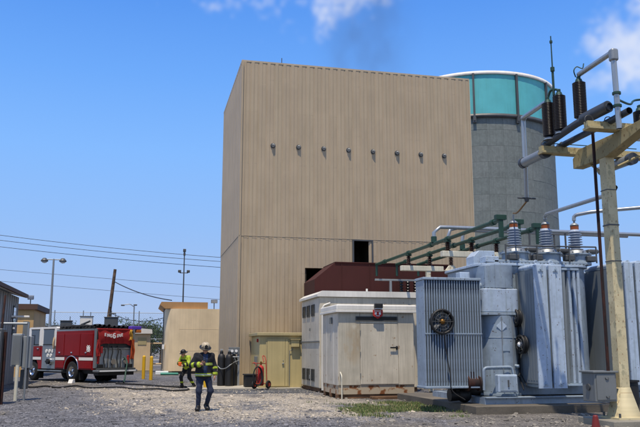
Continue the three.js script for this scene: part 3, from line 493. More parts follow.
{
  const t = thing('power_transformer', 'second blue-grey transformer at the right edge, partly hidden by the pole', 'transformer');
  part(t, 'tank', [span(12.9, 16.5, .36, 3.9, -23.2, -20.2, .1)], M.blue);
  part(t, 'base_frame', [span(12.9, 16.5, .2, .36, -23.1, -20.1)], M.blue);
  for (const [i, x] of [12.62, 12.95, 13.36, 13.77].entries()) {
    const g = part(t, 'radiator', [span(x, x + (i ? .34 : .26), .66, 3.92, -18.16, -18.1, .012)], M.blueLight);
    part(g, 'flank_plate', [span(x + .01, x + (i ? .33 : .25), .76, 3.8, -20.15, -18.162)], i ? M.blueFin[1] : M.greyPlate);
    part(g, 'header_pipe', [cyl(.08, .08, 2.0, x + .15, 3.9, -19.15, 14, 'z')], M.blueLight);
  }
  part(t, 'label_plate', [span(12.622, 12.629, 2.4, 2.62, -18.75, -18.6)], M.white);
  part(t, 'pump_housing', [cyl(.16, .18, .56, 12.45, .48, -17.9, 18), cyl(.2, .2, .05, 12.45, .78, -17.9, 18)], M.black);
}
single('transformer_pad', [span(8.1, 17, -.05, .2, -24, -17.95, .02)], M.concreteDark, 'low stained concrete pad under the blue transformers', 'pad');
// ---------------------------------------------------------------- bus pipes and their supports
{
  const pipes = [[9.75, -31.4, -19.5, 'left-hand dark green bus pipe, longest of the three over the white beams'], [10.6, -31.2, -20.1, 'middle dark green bus pipe of the three over the white beams'], [11.5, -31, -20.6, 'right-hand dark green bus pipe of the three over the white beams']];
  for (const [x, z0, z1, l] of pipes) {
    const p = thing('green_bus_pipe', l, 'pipe', [0, 0, 0], 0, 'green bus pipes');
    part(p, 'tube', [rod([x, 5.2, z0], [x, 5.2, z1], .062, 16)], M.green);
    for (const z of [z0 + 1.2, -27.25, -24.9, -23.4, z1 - .5]) part(p, 'coupling', [cyl(.088, .088, .18, x, 5.2, z, 16, 'z')], M.greenDark);
    part(p, 'end_terminal', [span(x - .06, x + .06, 4.7, 5.34, z1 - .05, z1 + .04, .01), span(x - .16, x + .16, 5.2, 5.34, z1 - .1, z1 + .06, .01)], M.greenDark);
    part(p, 'drop', [rod([x, 5.2, z0 + .05], [x, 4.7, z0 + .05], .05)], M.greenDark);
  }
  const stack = (x, y0, y1, z) => { const n = 6, h = (y1 - y0) / n, pts = [[0, 0], [.06, 0]]; for (let i = 0; i < n; i++) pts.push([.05, i * h + h * .1], [.095, i * h + h * .35], [.09, i * h + h * .55], [.05, i * h + h * .9]); pts.push([.05, y1 - y0], [0, y1 - y0]); return lathe(pts, x, y0, z, 18); };
  const sup = (z, xs, x0, x1, y, label) => {
    const s = thing('bus_support', label, 'support', [0, 0, 0], 0, 'white bus supports');
    part(s, 'post', [span(10.44, 10.6, .05, y - .1, z - .08, z + .08, .01)], M.whitePaint);
    part(s, 'beam', [span(x0, x1, y - .1, y + .09, z - .1, z + .1, .015)], M.whitePaint);
    for (const x of xs) { const i = part(s, 'insulator', [stack(x, y + .09, 5.12, z)], M.porcelainBrown); part(i, 'clamp', [span(x - .09, x + .09, 5.09, 5.14, z - .12, z + .12, .01)], M.greenDark); }
    return s;
  };
  const s1 = sup(-27.25, [9.75, 10.6], 9.43, 11.12, 4.62, 'far white T-shaped pipe support before the maroon enclosure');
  part(s1, 'bracket', [extr([[0, 0], [.5, 0], [.34, .2], [.16, .2]], .12).translate(11.22, 4.56, -27.3), span(11.12, 11.72, 4.54, 4.56, -27.33, -27.1)], M.whitePaint); part(s1, 'insulator', [stack(11.47, 4.76, 5.12, -27.25)], M.porcelainBrown);
  sup(-23.4, [9.75, 10.6, 11.5], 9.52, 11.85, 4.7, 'near white T-shaped pipe support behind the left radiator');
  // low grey frame with three insulators in front of the maroon wall
  const f = thing('insulator_frame', 'grey frame with three hanging dark insulators before the maroon enclosure', 'frame');
  part(f, 'frame_rail', [span(9.6, 12.4, 4.48, 4.56, -31.2, -31.1, .01)], M.galvDull); for (const x of [10.3, 12.2]) part(f, 'leg', [span(x - .05, x + .05, 0, 4.48, -31.2, -31.1, .01)], M.galvDull);
  for (const x of [10.75, 11.05, 11.38]) part(f, 'insulator', [stack(x, 3.75, 4.48, -31.05)], M.porcelainBlack);
  part(f, 'lower_rail', [span(9.9, 12.3, 3.68, 3.74, -31.2, -31.0, .01)], M.galvDull);
  const sil = [[9.75, -24.62, 5.8, 'nearest silver bent pipe rising from the left green bus pipe'], [10.6, -25.4, 5.92, 'middle silver bent pipe rising from the middle green bus pipe'], [11.5, -26.2, 5.98, 'farthest silver bent pipe rising from the right green bus pipe']];
  for (const [x, z, y, l] of sil) { const p = thing('silver_pipe', l, 'pipe', [0, 0, 0], 0, 'silver bent pipes'); part(p, 'tube', [pipe([[x, 5.27, z], [x, y, z], [18.5, y, z]], .065, .35, 16)], M.galv); part(p, 'socket', [cyl(.1, .1, .2, x, 5.35, z, 16)], M.greenDark); for (const q of [13.4, 15.3]) part(p, 'hanger', [rod([q, y, z], [q, 4.3, z], .035), cyl(.08, .08, .3, q, 4.6, z, 12)], M.steelDark); }
  const rk = thing('pipe_rack', 'grey steel rack under the silver pipes behind the bushings', 'rack');
  for (const x of [13.4, 15.3, 18.2]) part(rk, 'post', [span(x - .08, x + .08, 0, 4.2, -25.5, -25.34)], M.galvDull);
  for (const z of [-24.62, -26.2]) part(rk, 'rail', [span(13.2, 18.5, 4.2, 4.32, z - .06, z + .06)], M.galvDull);
  for (const x of [13.4, 15.3, 18.2]) part(rk, 'cross_beam', [span(x - .06, x + .06, 4.08, 4.198, -26.4, -24.4)], M.galvDull);
}
// ---------------------------------------------------------------- steel pole with its overhead gear
{
  const px = 10.1, pz = -14.86;
  const p = thing('steel_pole', 'flaking cream steel pole with crossarms standing right of the transformer', 'pole');
  part(p, 'shaft', [span(px - .118, px + .118, .3, 5.9, pz - .118, pz + .118, .012)], M.cream);
  part(p, 'shaft_band', [span(px - .126, px + .126, 4.3, 4.33, pz - .126, pz + .126), span(px - .126, px + .126, 3.5, 3.52, pz - .126, pz + .126), span(px - .126, px + .126, 5.1, 5.12, pz - .126, pz + .126)], M.steelDark);
  part(p, 'flared_base', [place(new THREE.CylinderGeometry(.17, .36, .62, 4, 1).rotateY(Math.PI / 4).toNonIndexed(), px, .48, pz)], M.cream);
  part(p, 'base_plate', [span(px - .34, px + .34, .14, .18, pz - .34, pz + .34)], M.cream);
  for (const [i, k] of [[-1, -1], [1, -1], [-1, 1], [1, 1]]) part(p, 'anchor_bolt', [cyl(.025, .025, .09, px + i * .29, .22, pz + k * .29, 8)], M.steelDark);
  part(p, 'head_bracket', [extr([[-1.15, 0.25], [-1.15, .02], [-.35, 0], [.22, 0], [1.6, .32], [1.6, .46], [.4, .42], [-.9, .42]], .26, .006).rotateY(-Math.PI / 2).translate(px + .13, 5.86, pz)], M.bracket);
  part(p, 'crossarm', [span(9.18, 13.6, 6.29, 6.42, -16.2, -16.05), span(9.18, 13.6, 6.24, 6.29, -16.26, -15.99)], M.creamBeam);
  part(p, 'crossarm', [span(9.22, 13.6, 6.35, 6.48, -14.3, -14.15), span(9.22, 13.6, 6.30, 6.35, -14.36, -14.09)], M.creamBeam);
  part(p, 'diagonal_brace', [rod([10.1, 5.5, -14.98], [10.1, 6.24, -16.0], .03), rod([10.2, 5.6, -14.86], [11.6, 6.32, -14.25], .03)], M.bracket);
  for (const x of [9.3, 9.78, 10.7, 11.3]) { part(p, 'u_bolt', [place(new THREE.TorusGeometry(.1, .012, 6, 18), x, 6.46, -16.12)], M.steelDark); part(p, 'u_bolt', [place(new THREE.TorusGeometry(.1, .012, 6, 18), x, 6.52, -14.22)], M.steelDark); }
  part(p, 'spreader', [span(10.6, 10.68, 6.30, 6.34, -15.98, -14.37)], M.steelDark); part(p, 'tie_rod', [rod([9.26, 6.5, -16.1], [11.8, 6.5, -16.1], .012)], M.greenDark);
  const u = single('conduit_riser', [pipe([[9.72, 1.1, -14.75], [9.72, 6.4, -14.75]], .035, .1)], M.brownPipe, 'thin brown conduit running up beside the cream pole', 'conduit'); void u;
  const bx = thing('junction_box', 'grey junction box mounted low on the cream steel pole', 'junction box');
  part(bx, 'body', [span(9.36, 9.88, .5, 1.1, -15.2, -14.72, .015)], M.greyBox); part(bx, 'lid', [span(9.32, 9.92, 1.1, 1.14, -15.24, -14.68, .01)], M.greyBox); part(bx, 'door', [span(9.4, 9.84, .54, 1.07, -14.718, -14.70, .008)], M.greyBox);
  for (const y of [.62, 1.0]) part(bx, 'latch', [place(new THREE.TorusGeometry(.035, .01, 6, 14, Math.PI), 9.64, y, -14.69, 0, 0, Math.PI)], M.steelDark);
  part(bx, 'gauge', [cyl(.07, .07, .03, 9.345, .8, -14.95, 20, 'x')], M.steelDark); part(bx, 'mounting_strap', [span(9.88, 9.94, .7, .8, -15, -14.9), span(9.88, 9.94, .95, 1.02, -15, -14.9)], M.steelDark);
  single('pole_footing', [span(9.45, 11.6, -.05, .14, -15.6, -14.25, .02)], M.concrete, 'pale concrete footing under the cream steel pole', 'footing');
}
function insulator(label, x, y0, y1, z, r = .12) {
  const t = thing('black_insulator', label, 'insulator', [x, y0, z], 0, 'black overhead insulators'), H = y1 - y0, n = Math.round(H / .042), pts = [[0, .04], [r * .55, .04]];
  for (let i = 0; i < n; i++) { const y = .05 + i * (H - .1) / n, h = (H - .1) / n; pts.push([r * .90, y + h * .1], [r, y + h * .35], [r, y + h * .6], [r * .90, y + h * .85]); } pts.push([r * .5, H - .04], [0, H - .04]);
  part(t, 'shed_stack', [lathe(pts, 0, 0, 0, 24)], M.porcelainBlack); part(t, 'foot', [cyl(r * .6, r * .75, .05, 0, .0, 0, 16), cyl(r * .9, r * .9, .025, 0, -.03, 0, 16)], M.galv); part(t, 'top_fitting', [cyl(r * .45, r * .6, .07, 0, H, 0, 14), rbox(.06, .09, .1, 0, H + .07, 0, .015)], M.greenDark);
  return t;
}
{
  insulator('lone black insulator under the elbow of the silver pipe', 9.62, 6.78, 7.72, -15.02, .15);
  insulator('left black insulator of the pair beside the round tower', 9.34, 6.58, 7.5, -15.95, .15); insulator('right black insulator of the pair beside the round tower', 9.44, 6.64, 7.58, -15.6, .15);
  insulator('left black insulator of the pair at the right edge', 11.3, 6.5, 7.2, -15.2, .15); insulator('right black insulator of the pair at the right edge', 11.42, 6.52, 7.3, -14.9, .15);
  const tb = (name, label, pts, r, m, caps = [], group) => { const t = thing(name, label, 'tube', [0, 0, 0], 0, group); part(t, 'tube', [pipe(pts, r, .12, 18)], m); for (const [a, b, q] of caps) part(t, 'sleeve', [rod(a, b, q, 18)], m === M.galv ? M.galvDull : M.tubeDark); return t; };
  tb('bus_tube', 'thick dark tube sloping up past the lone black insulator', [[9.38, 6.48, -16.3], [9.5, 6.68, -15.0], [9.62, 6.74, -13.9]], .085, M.tubeDark, [[[9.5, 6.70, -14.75], [9.62, 6.76, -13.95], .13]], 'dark overhead tubes');
  tb('bus_tube', 'dark tube lying between the two cream crossarms', [[9.78, 6.48, -16.3], [9.78, 6.5, -14.2], [9.8, 6.54, -13.5]], .075, M.tubeDark, [], 'dark overhead tubes');
  tb('bus_tube', 'short thick grey tube stub at the left end of the crossarm', [[9.36, 6.3, -17.3], [9.36, 6.3, -16.2]], .12, M.galvDull, [[[9.36, 6.3, -17.36], [9.36, 6.3, -17.26], .14], [[9.36, 6.3, -16.3], [9.36, 6.3, -16.16], .145]], 'dark overhead tubes');
  tb('bus_tube', 'short thick grey tube stub right of the pole head', [[11.3, 6.1, -16.9], [11.3, 6.1, -15.6]], .12, M.galvDull, [[[11.3, 6.1, -15.7], [11.3, 6.1, -15.55], .145]], 'dark overhead tubes');
  const s1 = thing('silver_bus_pipe', 'silver pipe bending down from the insulator pair beside the tower', 'pipe'); part(s1, 'tube', [pipe([[9.36, 7.52, -16.0], [9.4, 7.5, -17.3], [9.4, 6.3, -17.3]], .06, .1, 16)], M.galv); part(s1, 'elbow', [place(new THREE.SphereGeometry(.08, 16, 12), 9.4, 7.48, -17.28)], M.galvDull); part(s1, 'drop_pipe', [rod([9.4, 6.2, -17.3], [9.5, 5.42, -17.5], .05)], M.galv); part(s1, 'clamp', [rod([9.25, 5.42, -17.5], [9.75, 5.42, -17.5], .022), cyl(.07, .05, .1, 9.5, 5.38, -17.5, 12)], M.steelDark);
  const s2 = thing('silver_bus_pipe', 'silver elbow pipe rising highest above the lone black insulator', 'pipe'); part(s2, 'tube', [pipe([[9.62, 7.86, -15.0], [9.66, 7.92, -13.72], [9.68, 6.2, -13.72]], .06, .06, 16)], M.galv); part(s2, 'elbow', [rbox(.17, .28, .17, 9.665, 7.84, -13.72, .05)], M.galvDull); for (const y of [6.98, 6.7]) part(s2, 'clamp', [cyl(.09, .09, .05, 9.675, y, -13.72, 14)], M.greenDark);
  single('arrester_lead', [tube([[9.5, 5.34, -17.5], [9.62, 5.2, -18.2], [10.2, 5.42, -19.6]], .022, 30, 8)], M.copper, 'thin dark lead from the tower-side pipe to the left bushing', 'cable');
  single('bushing_pipe', [pipe([[11.2, 5.28, -19.62], [11.2, 5.42, -19.62], [11.1, 5.36, -16.2], [10.3, 5.2, -14.9]], .055, .14, 14)], M.galv, 'silver pipe from the middle bushing up to the cream pole', 'pipe');
  single('bushing_pipe', [pipe([[12.13, 5.28, -19.62], [12.13, 5.44, -19.62], [12.5, 5.5, -19.3], [14.6, 5.64, -18.4]], .055, .12, 14)], M.galv, 'silver pipe from the right bushing leaving the frame', 'pipe');
  const an = thing('lightning_spike', 'thin upright rod standing above the insulator pair by the tower', 'rod'); part(an, 'rod', [rod([9.4, 7.6, -15.75], [9.4, 9.1, -15.75], .02, 10, .014), rod([9.4, 7.6, -15.75], [9.4, 8.25, -15.75], .03, 10)], M.greenDark); part(an, 'knuckle', [cyl(.05, .05, .1, 9.4, 8.25, -15.75, 12), cyl(.035, .035, .06, 9.4, 8.95, -15.75, 12)], M.greenDark);
  const an2 = thing('lightning_spike', 'thin upright rod at the right edge above the right insulator pair', 'rod'); part(an2, 'rod', [rod([11.5, 7.3, -14.9], [11.5, 8.4, -14.9], .03, 10)], M.brownPipe);
  single('jumper_cable', [tube([[9.34, 7.56, -15.95], [9.38, 7.74, -15.85], [9.44, 7.7, -15.65], [9.46, 7.62, -15.6]], .03, 30, 8)], M.greenDark, 'short green jumper over the insulator pair by the tower', 'cable');
  single('jumper_cable', [tube([[9.7, 6.86, -13.75], [10.4, 6.98, -14.3], [11.1, 7.36, -15.0], [11.4, 7.38, -14.9]], .025, 40, 8)], M.greenDark, 'green jumper from the tall silver pipe to the right insulator pair', 'cable');
  single('wire_twist', [tube([[9.55, 7.8, -15.02], [9.5, 7.95, -15.0], [9.58, 8.05, -15.0], [9.66, 7.98, -14.9], [9.7, 8.1, -14.9]], .014, 40, 6)], M.greenDark, 'curled wire ends on top of the lone black insulator', 'wire');
}
// ---------------------------------------------------------------- fire truck
const font = await new FontLoader().loadAsync('fonts/droid/droid_sans_bold.typeface.json');
{
  const t = thing('fire_truck', 'red fire engine with white cab, seen from its left rear corner', 'fire truck', [-2.05 + Math.cos(.628) * 1.12, 0, -38 - Math.sin(.628) * 1.12], .628), W = 1.12;
  const sideProf = (pts, holes = []) => { const s = new THREE.Shape(pts.map((p) => new THREE.Vector2(...p))); for (const h of holes) s.holes.push(h); return new THREE.ExtrudeGeometry(s, { depth: 2 * W, bevelEnabled: false, curveSegments: 20 }).rotateY(Math.PI / 2).translate(-W, 0, 0); };
  // profile coordinates: first = distance forward of the tail (-> -z after the turn), second = height
  const arch = (c, r, y) => Array.from({ length: 13 }, (_, i) => { const a = Math.PI - i / 12 * Math.PI; return [c + Math.cos(a) * r, y + Math.sin(a) * r]; });
  part(t, 'chassis', [span(-.9, .9, .42, .72, -6.6, -.1), span(-1.0, 1.0, .36, .6, -.4, -.02)], M.black);
  part(t, 'rear_body', [sideProf([[.32, .62], [.32, 2.48], [3.72, 2.48], [3.72, .62], ...arch(2.2, .62, .62).reverse()])], M.red);
  for (const [a, b] of [[.4, 1.45], [1.5, 2.88], [2.93, 3.66]]) { const d = part(t, 'compartment_door', [span(-W - .025, -W - .002, 1.28, 2.34, -b, -a, .008)], M.red); part(d, 'handle', [span(-W - .05, -W - .025, 1.4, 1.46, -(a + b) / 2 - .07, -(a + b) / 2 + .07, .008)], M.chrome); }
  part(t, 'compartment_door', [span(-W - .025, -W - .002, .68, 1.02, -1.5, -.4, .008)], M.red); part(t, 'compartment_door', [span(-W - .025, -W - .002, .68, 1.02, -3.66, -2.9, .008)], M.red);
  part(t, 'white_stripe', [span(-W - .012, -W - .002, 1.06, 1.2, -1.55, -.34), span(-W - .012, -W - .002, 1.06, 1.2, -3.7, -2.86), span(-W - .012, -W - .002, 1.06, 1.2, -6.4, -5.1)], M.white);
  part(t, 'wheel_arch_trim', [tube(arch(2.2, .64, .62).map(([f, y]) => [-W - .01, y, -f]), .03, 24, 6)], M.chrome);
  part(t, 'top_rail', [span(-W, -W + .06, 2.48, 2.56, -3.7, -.34), span(W - .06, W, 2.48, 2.56, -3.7, -.34)], M.steel);
  const em = part(t, 'emblem', [0, 1, 2, 3].map((i) => extr([[-.03, .02], [-.12, .17], [0, .14], [.12, .17], [.03, .02]], .006).rotateZ(i * Math.PI / 2).rotateY(-Math.PI / 2).translate(-W - .028, 1.62, -.72)), M.white, 'white cross shaped emblem'); part(em, 'emblem_disc', [cyl(.07, .07, .01, -W - .034, 1.62, -.72, 16, 'x')], M.white);
  // hose load on top
  const rr = rng(9); for (let i = 0; i < 16; i++) { const x = -.95 + (i % 8) * .27, y = 2.5 + Math.floor(i / 8) * .13; part(t, 'hose_fold', [tube(Array.from({ length: 9 }, (_, k) => [x + (rr() - .5) * .05, y + .06 + (rr() - .5) * .07, -3.6 + k * .38]), .085, 30, 8)], M.rubber); }
  for (let i = 0; i < 9; i++) part(t, 'hose_end', [place(new THREE.TorusGeometry(.11, .05, 8, 18), -W + .12, 2.6, -.7 - i * .32, 0, Math.PI / 2 + .2)], M.rubber);
  // tail
  part(t, 'tail_frame', [span(-W, -W + .1, .7, 2.56, -.318, -.2, .01), span(W - .1, W, .7, 2.56, -.318, -.2, .01), span(-W + .1, W - .1, 2.46, 2.56, -.318, -.2, .01)], M.steel);
  part(t, 'tail_panel', [span(-W + .1, W - .1, .72, 1.6, -.318, -.26)], M.tailPanel); part(t, 'tail_recess', [span(-W + .1, W - .1, 1.62, 2.46, -.318, -.3)], M.steelDark);
  part(t, 'tail_step', [span(-W, W, .52, .62, -.32, .12, .02)], M.steel);
  for (const x of [-.96, .72]) { part(t, 'tail_lamp', [span(x, x + .12, .9, 1.3, -.26, -.2, .02)], M.redMatte); part(t, 'tail_locker', [span(x - .1 + (x > 0 ? .0 : .12), x + .2 + (x > 0 ? .08 : .1), .66, .88, -.255, -.14, .02)], M.black); }
  part(t, 'hand_rail', [pipe([[-.42, .7, -.25], [-.42, .72, -.14], [-.42, 1.85, -.14], [-.42, 1.9, -.25]], .022, .06, 8), pipe([[.3, .7, -.25], [.3, .72, -.14], [.3, 1.55, -.14], [.3, 1.58, -.25]], .022, .06, 8)], M.rubber);
  // red cover with lettering, sagging a little
  const cov = new THREE.PlaneGeometry(1.9, .66, 30, 12); { const p = cov.attributes.position; for (let i = 0; i < p.count; i++) { const x = p.getX(i), y = p.getY(i); const low = y < 0 ? 1 : 0; p.setXYZ(i, x, y + (Math.abs(x) < .62 ? .0 : -.12 * low * smooth(.6, .95, Math.abs(x))) , Math.sin(x * 9 + y * 3) * .018 + Math.cos(y * 8) * .02); } cov.computeVertexNormals(); }
  const cv = part(t, 'hose_bed_cover', [cov.clone().translate(-.06, 2.19, -.13), cov.clone().translate(-.06, 2.19, -.15), span(-1.02, .92, 2.5, 2.58, -.32, -.12, .02), span(-1.0, -.72, 1.4, 1.72, -.17, -.14, .01)], M.redCloth, 'red fabric cover lettered in white');
  const word = (s, size, x, y) => new TextGeometry(s, { font, size, depth: .012, curveSegments: 4 }).translate(x, y, -.088);
  for (const [s, size, x, y] of [['E', .15, -.72, 2.21], ['N', .15, -.58, 2.18], ['G', .15, -.42, 2.155], ['6', .25, -.26, 2.11], ['I', .15, -.02, 2.16], ['N', .15, .06, 2.18], ['E', .15, .22, 2.21]]) part(cv, 'letter', [word(s, size, x, y)], M.white);
  { const dr = (w, h, x, y, z, ry, sd) => { const g = new THREE.PlaneGeometry(w, h, 12, 16), p = g.attributes.position; for (let i = 0; i < p.count; i++) { const u = p.getX(i) / w, v = p.getY(i) / h; p.setXYZ(i, p.getX(i) * (1 - .35 * (v + .5)) + Math.sin(v * 7 + sd) * .02, p.getY(i) - Math.abs(u) * .08, Math.sin(u * 14 + sd) * .035 + Math.sin(v * 9 + u * 5) * .02); } g.computeVertexNormals(); return [place(g.clone(), x, y, z, 0, ry, 0), place(g, x, y, z - .03, 0, ry, 0)]; };
    part(t, 'hanging_coat', dr(.3, .95, .93, 1.62, -.1, .35, 1), mat('#b04a1e', { roughness: .95 }), 'orange-red coat hanging at the right tail corner'); part(t, 'hanging_coat', dr(.22, .5, .8, 2.3, -.07, .1, 3), mat('#c89a3a', { roughness: .95 }), 'tan yellow cloth hung over the cover'); part(t, 'hanging_coat', dr(.24, .8, -.96, 1.68, -.14, -.2, 5), M.redCloth); }
  part(t, 'tail_pipe_outlet', [cyl(.1, .1, .12, -.12, 1.0, -.2, 20, 'z'), cyl(.13, .13, .04, -.12, 1.0, -.14, 20, 'z')], M.chrome); part(t, 'tail_pipe_outlet', [cyl(.08, .08, .12, .55, 1.05, -.2, 20, 'z'), cyl(.11, .11, .04, .55, 1.05, -.14, 20, 'z')], M.chrome);
  for (const x of [-.62, -.2, .12]) part(t, 'dangling_hose', [tube([[x, 1.75, -.22], [x + .03, 1.5, -.15], [x - .02, 1.15, -.17], [x + .02, .8, -.14], [x, .64, -.12]], .028, 30, 8)], M.rubber);
  part(t, 'tail_shelf', [span(-W + .12, W - .12, 1.6, 1.66, -.3, -.18, .01)], M.steel); part(t, 'tread_plate', [span(-W + .1, W - .1, .625, .7, -.25, .1, .01)], M.steelDark); for (const x of [-.86, .8]) part(t, 'marker_lamp', [cyl(.05, .05, .04, x, 2.5, -.19, 16, 'z')], M.redMatte);
  part(t, 'reflector_strip', [span(-W + .1, W - .1, .54, .6, .121, .126)], M.white);
  part(t, 'light_bar', [span(.9, 1.5, 2.56, 2.72, -.5, -.2, .03)], mat('#5a3fb0', { roughness: .3 }), 'purple warning lamp'); part(t, 'light_bar', [span(1.2, 1.5, 2.4, 2.555, -.5, -.2, .03)], mat('#b5632a', { roughness: .3 }), 'amber warning lamp');
  part(t, 'discharge_hose', [tube([[.55, 1.2, -.2], [.5, 1.0, .1], [.3, .5, .32], [.05, .12, .6], [-.2, .05, .9]], .04, 40, 10)], M.greenDark, 'green hose hanging from the tail');
  // pump panel and cab
  part(t, 'pump_panel', [span(-W - .004, W, .62, 1.75, -5.02, -3.725, .01)], M.steel);
  for (const [y, z] of [[1.5, -4.0], [1.5, -4.3], [1.5, -4.6], [1.28, -4.15], [1.28, -4.45]]) part(t, 'gauge', [cyl(.09, .09, .03, -W - .018, y, z, 18, 'x')], M.white);
  const ic = part(t, 'intake', [cyl(.19, .19, .1, -W - .05, .98, -4.2, 24, 'x')], M.chrome); part(ic, 'intake_cap', [cyl(.14, .14, .08, -W - .13, .98, -4.2, 24, 'x'), span(-W - .2, -W - .16, .94, 1.02, -4.36, -4.04, .01)], M.black);
  part(t, 'yellow_hose_bundle', [tube([[-W - .05, 2.2, -3.84], [-W - .09, 1.95, -3.8], [-W - .05, 1.62, -3.86], [-W - .06, 1.9, -3.92], [-W - .04, 2.15, -3.9]], .03, 40, 8)], M.boothTan);
  part(t, 'cab_lower', [sideProf([[5.03, .62], [5.03, 1.74], [6.78, 1.74], [6.8, .75], [6.75, .62], ...arch(5.95, .6, .6).reverse()])], M.red);
  part(t, 'cab_upper', [sideProf([[3.73, 1.76], [3.73, 2.66], [3.78, 2.72], [6.35, 2.72], [6.5, 2.66], [6.78, 1.76]])], M.white);
  for (const [a, b] of [[3.95, 4.95], [5.4, 6.2]]) { const w = part(t, 'cab_window', [span(-W - .014, -W - .002, 1.84, 2.58, -b, -a, .006)], M.glassDark); part(w, 'window_frame', [span(-W - .022, -W - .002, 2.585, 2.62, -b - .03, -a + .03), span(-W - .022, -W - .002, 1.8, 1.835, -b - .03, -a + .03)], M.rubber); }
  part(t, 'windscreen', [box(1.96, .72, .02, 0, 2.2, -6.66, 0, .3)], M.glassDark);
  const cd = part(t, 'cab_door', [span(-W - .02, -W - .002, 1.24, 1.72, -6.3, -5.2, .008)], M.red); part(cd, 'handle', [span(-W - .05, -W - .02, 1.6, 1.65, -5.5, -5.34, .008)], M.chrome);
  part(t, 'door_post', [span(-W - .018, -W - .002, 1.78, 2.66, -5.28, -5.12)], M.white);
  part(t, 'mirror', [rod([-W, 2.1, -6.4], [-W - .3, 2.2, -6.5], .02), span(-W - .4, -W - .24, 1.85, 2.35, -6.55, -6.47, .03)], M.chrome);
  part(t, 'grab_rail', [pipe([[-W, 1.7, -6.66], [-W - .1, 1.68, -6.7], [-W - .1, .8, -6.7], [-W, .78, -6.66]], .025, .06, 8)], M.chrome);
  part(t, 'bumper', [span(-W, W, .5, .78, -7.05, -6.82, .05)], M.chrome); part(t, 'running_board', [span(-W - .06, -W + .2, .5, .56, -5.3, -3.0)], M.steel);
  for (const [z, dual] of [[-5.95, 0], [-2.2, 1]]) for (const s of [-1, 1]) {
    const wx = s * (W - .17), w = part(t, 'wheel', [lathe([[.26, -.15], [.44, -.15], [.5, -.11], [.515, 0], [.5, .11], [.44, .15], [.26, .15]], 0, 0, 0, 36).rotateZ(Math.PI / 2).translate(wx, .515, z), ...(dual ? [cyl(.5, .5, .28, wx - s * .34, .515, z, 30, 'x')] : [])], M.rubber);
    part(w, 'rim', [lathe([[.0, .06], [.1, .06], [.12, .0], [.22, -.02], [.27, .1], [.28, .12], [.26, -.1], [0, -.1]], 0, 0, 0, 30).rotateZ(s > 0 ? -Math.PI / 2 : Math.PI / 2).translate(wx + s * .04, .515, z)], M.chrome);
    for (let k = 0; k < 8; k++) part(w, 'lug_nut', [cyl(.02, .02, .04, wx + s * .05, .515 + Math.sin(k * .785) * .17, z + Math.cos(k * .785) * .17, 6, 'x')], M.chrome);
    part(t, 'mud_guard', [span(wx - .12, wx + .12, .12, .5, z + .66, z + .68)], M.rubber);
  }
  // equipment seen over the hose bed
  part(t, 'deck_gun', [cyl(.06, .08, .3, .1, 2.74, -3.4, 14), rod([.1, 2.85, -3.4], [.1, 3.0, -2.7], .05), span(-.1, .3, 2.6, 2.7, -3.55, -3.25, .02)], M.steelDark);
}
single('wheel_chock', [extr([[0, 0], [.24, 0], [.2, .17], [.08, .17]], .22, .01).rotateY(1.0).translate(-3.35, .01, -38.6)], M.white, 'small white wheel chock on the ground by the truck rear wheel', 'wheel chock');
for (const [pts, l, r] of [[[[-5.0, .03, -36.2], [-4.3, .05, -34.0], [-3.9, .05, -34.9], [-3.3, .04, -33.7], [-2.7, .05, -34.9], [-2.0, .03, -33.4], [-.9, .03, -33.6], [-.1, .03, -31.8], [.7, .03, -31.9], [1.2, .03, -30.4], [1.7, .04, -30.5], [1.9, .03, -31.6]], 'long dark fire hose snaking across the gravel', .033], [[[-1.1, .04, -37.0], [-.4, .04, -36.2], [.6, .04, -34.6], [1.0, .05, -33.6], [1.7, .04, -33.0], [2.3, .04, -33.6]], 'dark fire hose lying from the truck tail to the lime-coated firefighter', .033]]) single('fire_hose', [tube(pts, r, 120, 10)], M.rubber, l, 'hose', 'hoses on the ground');
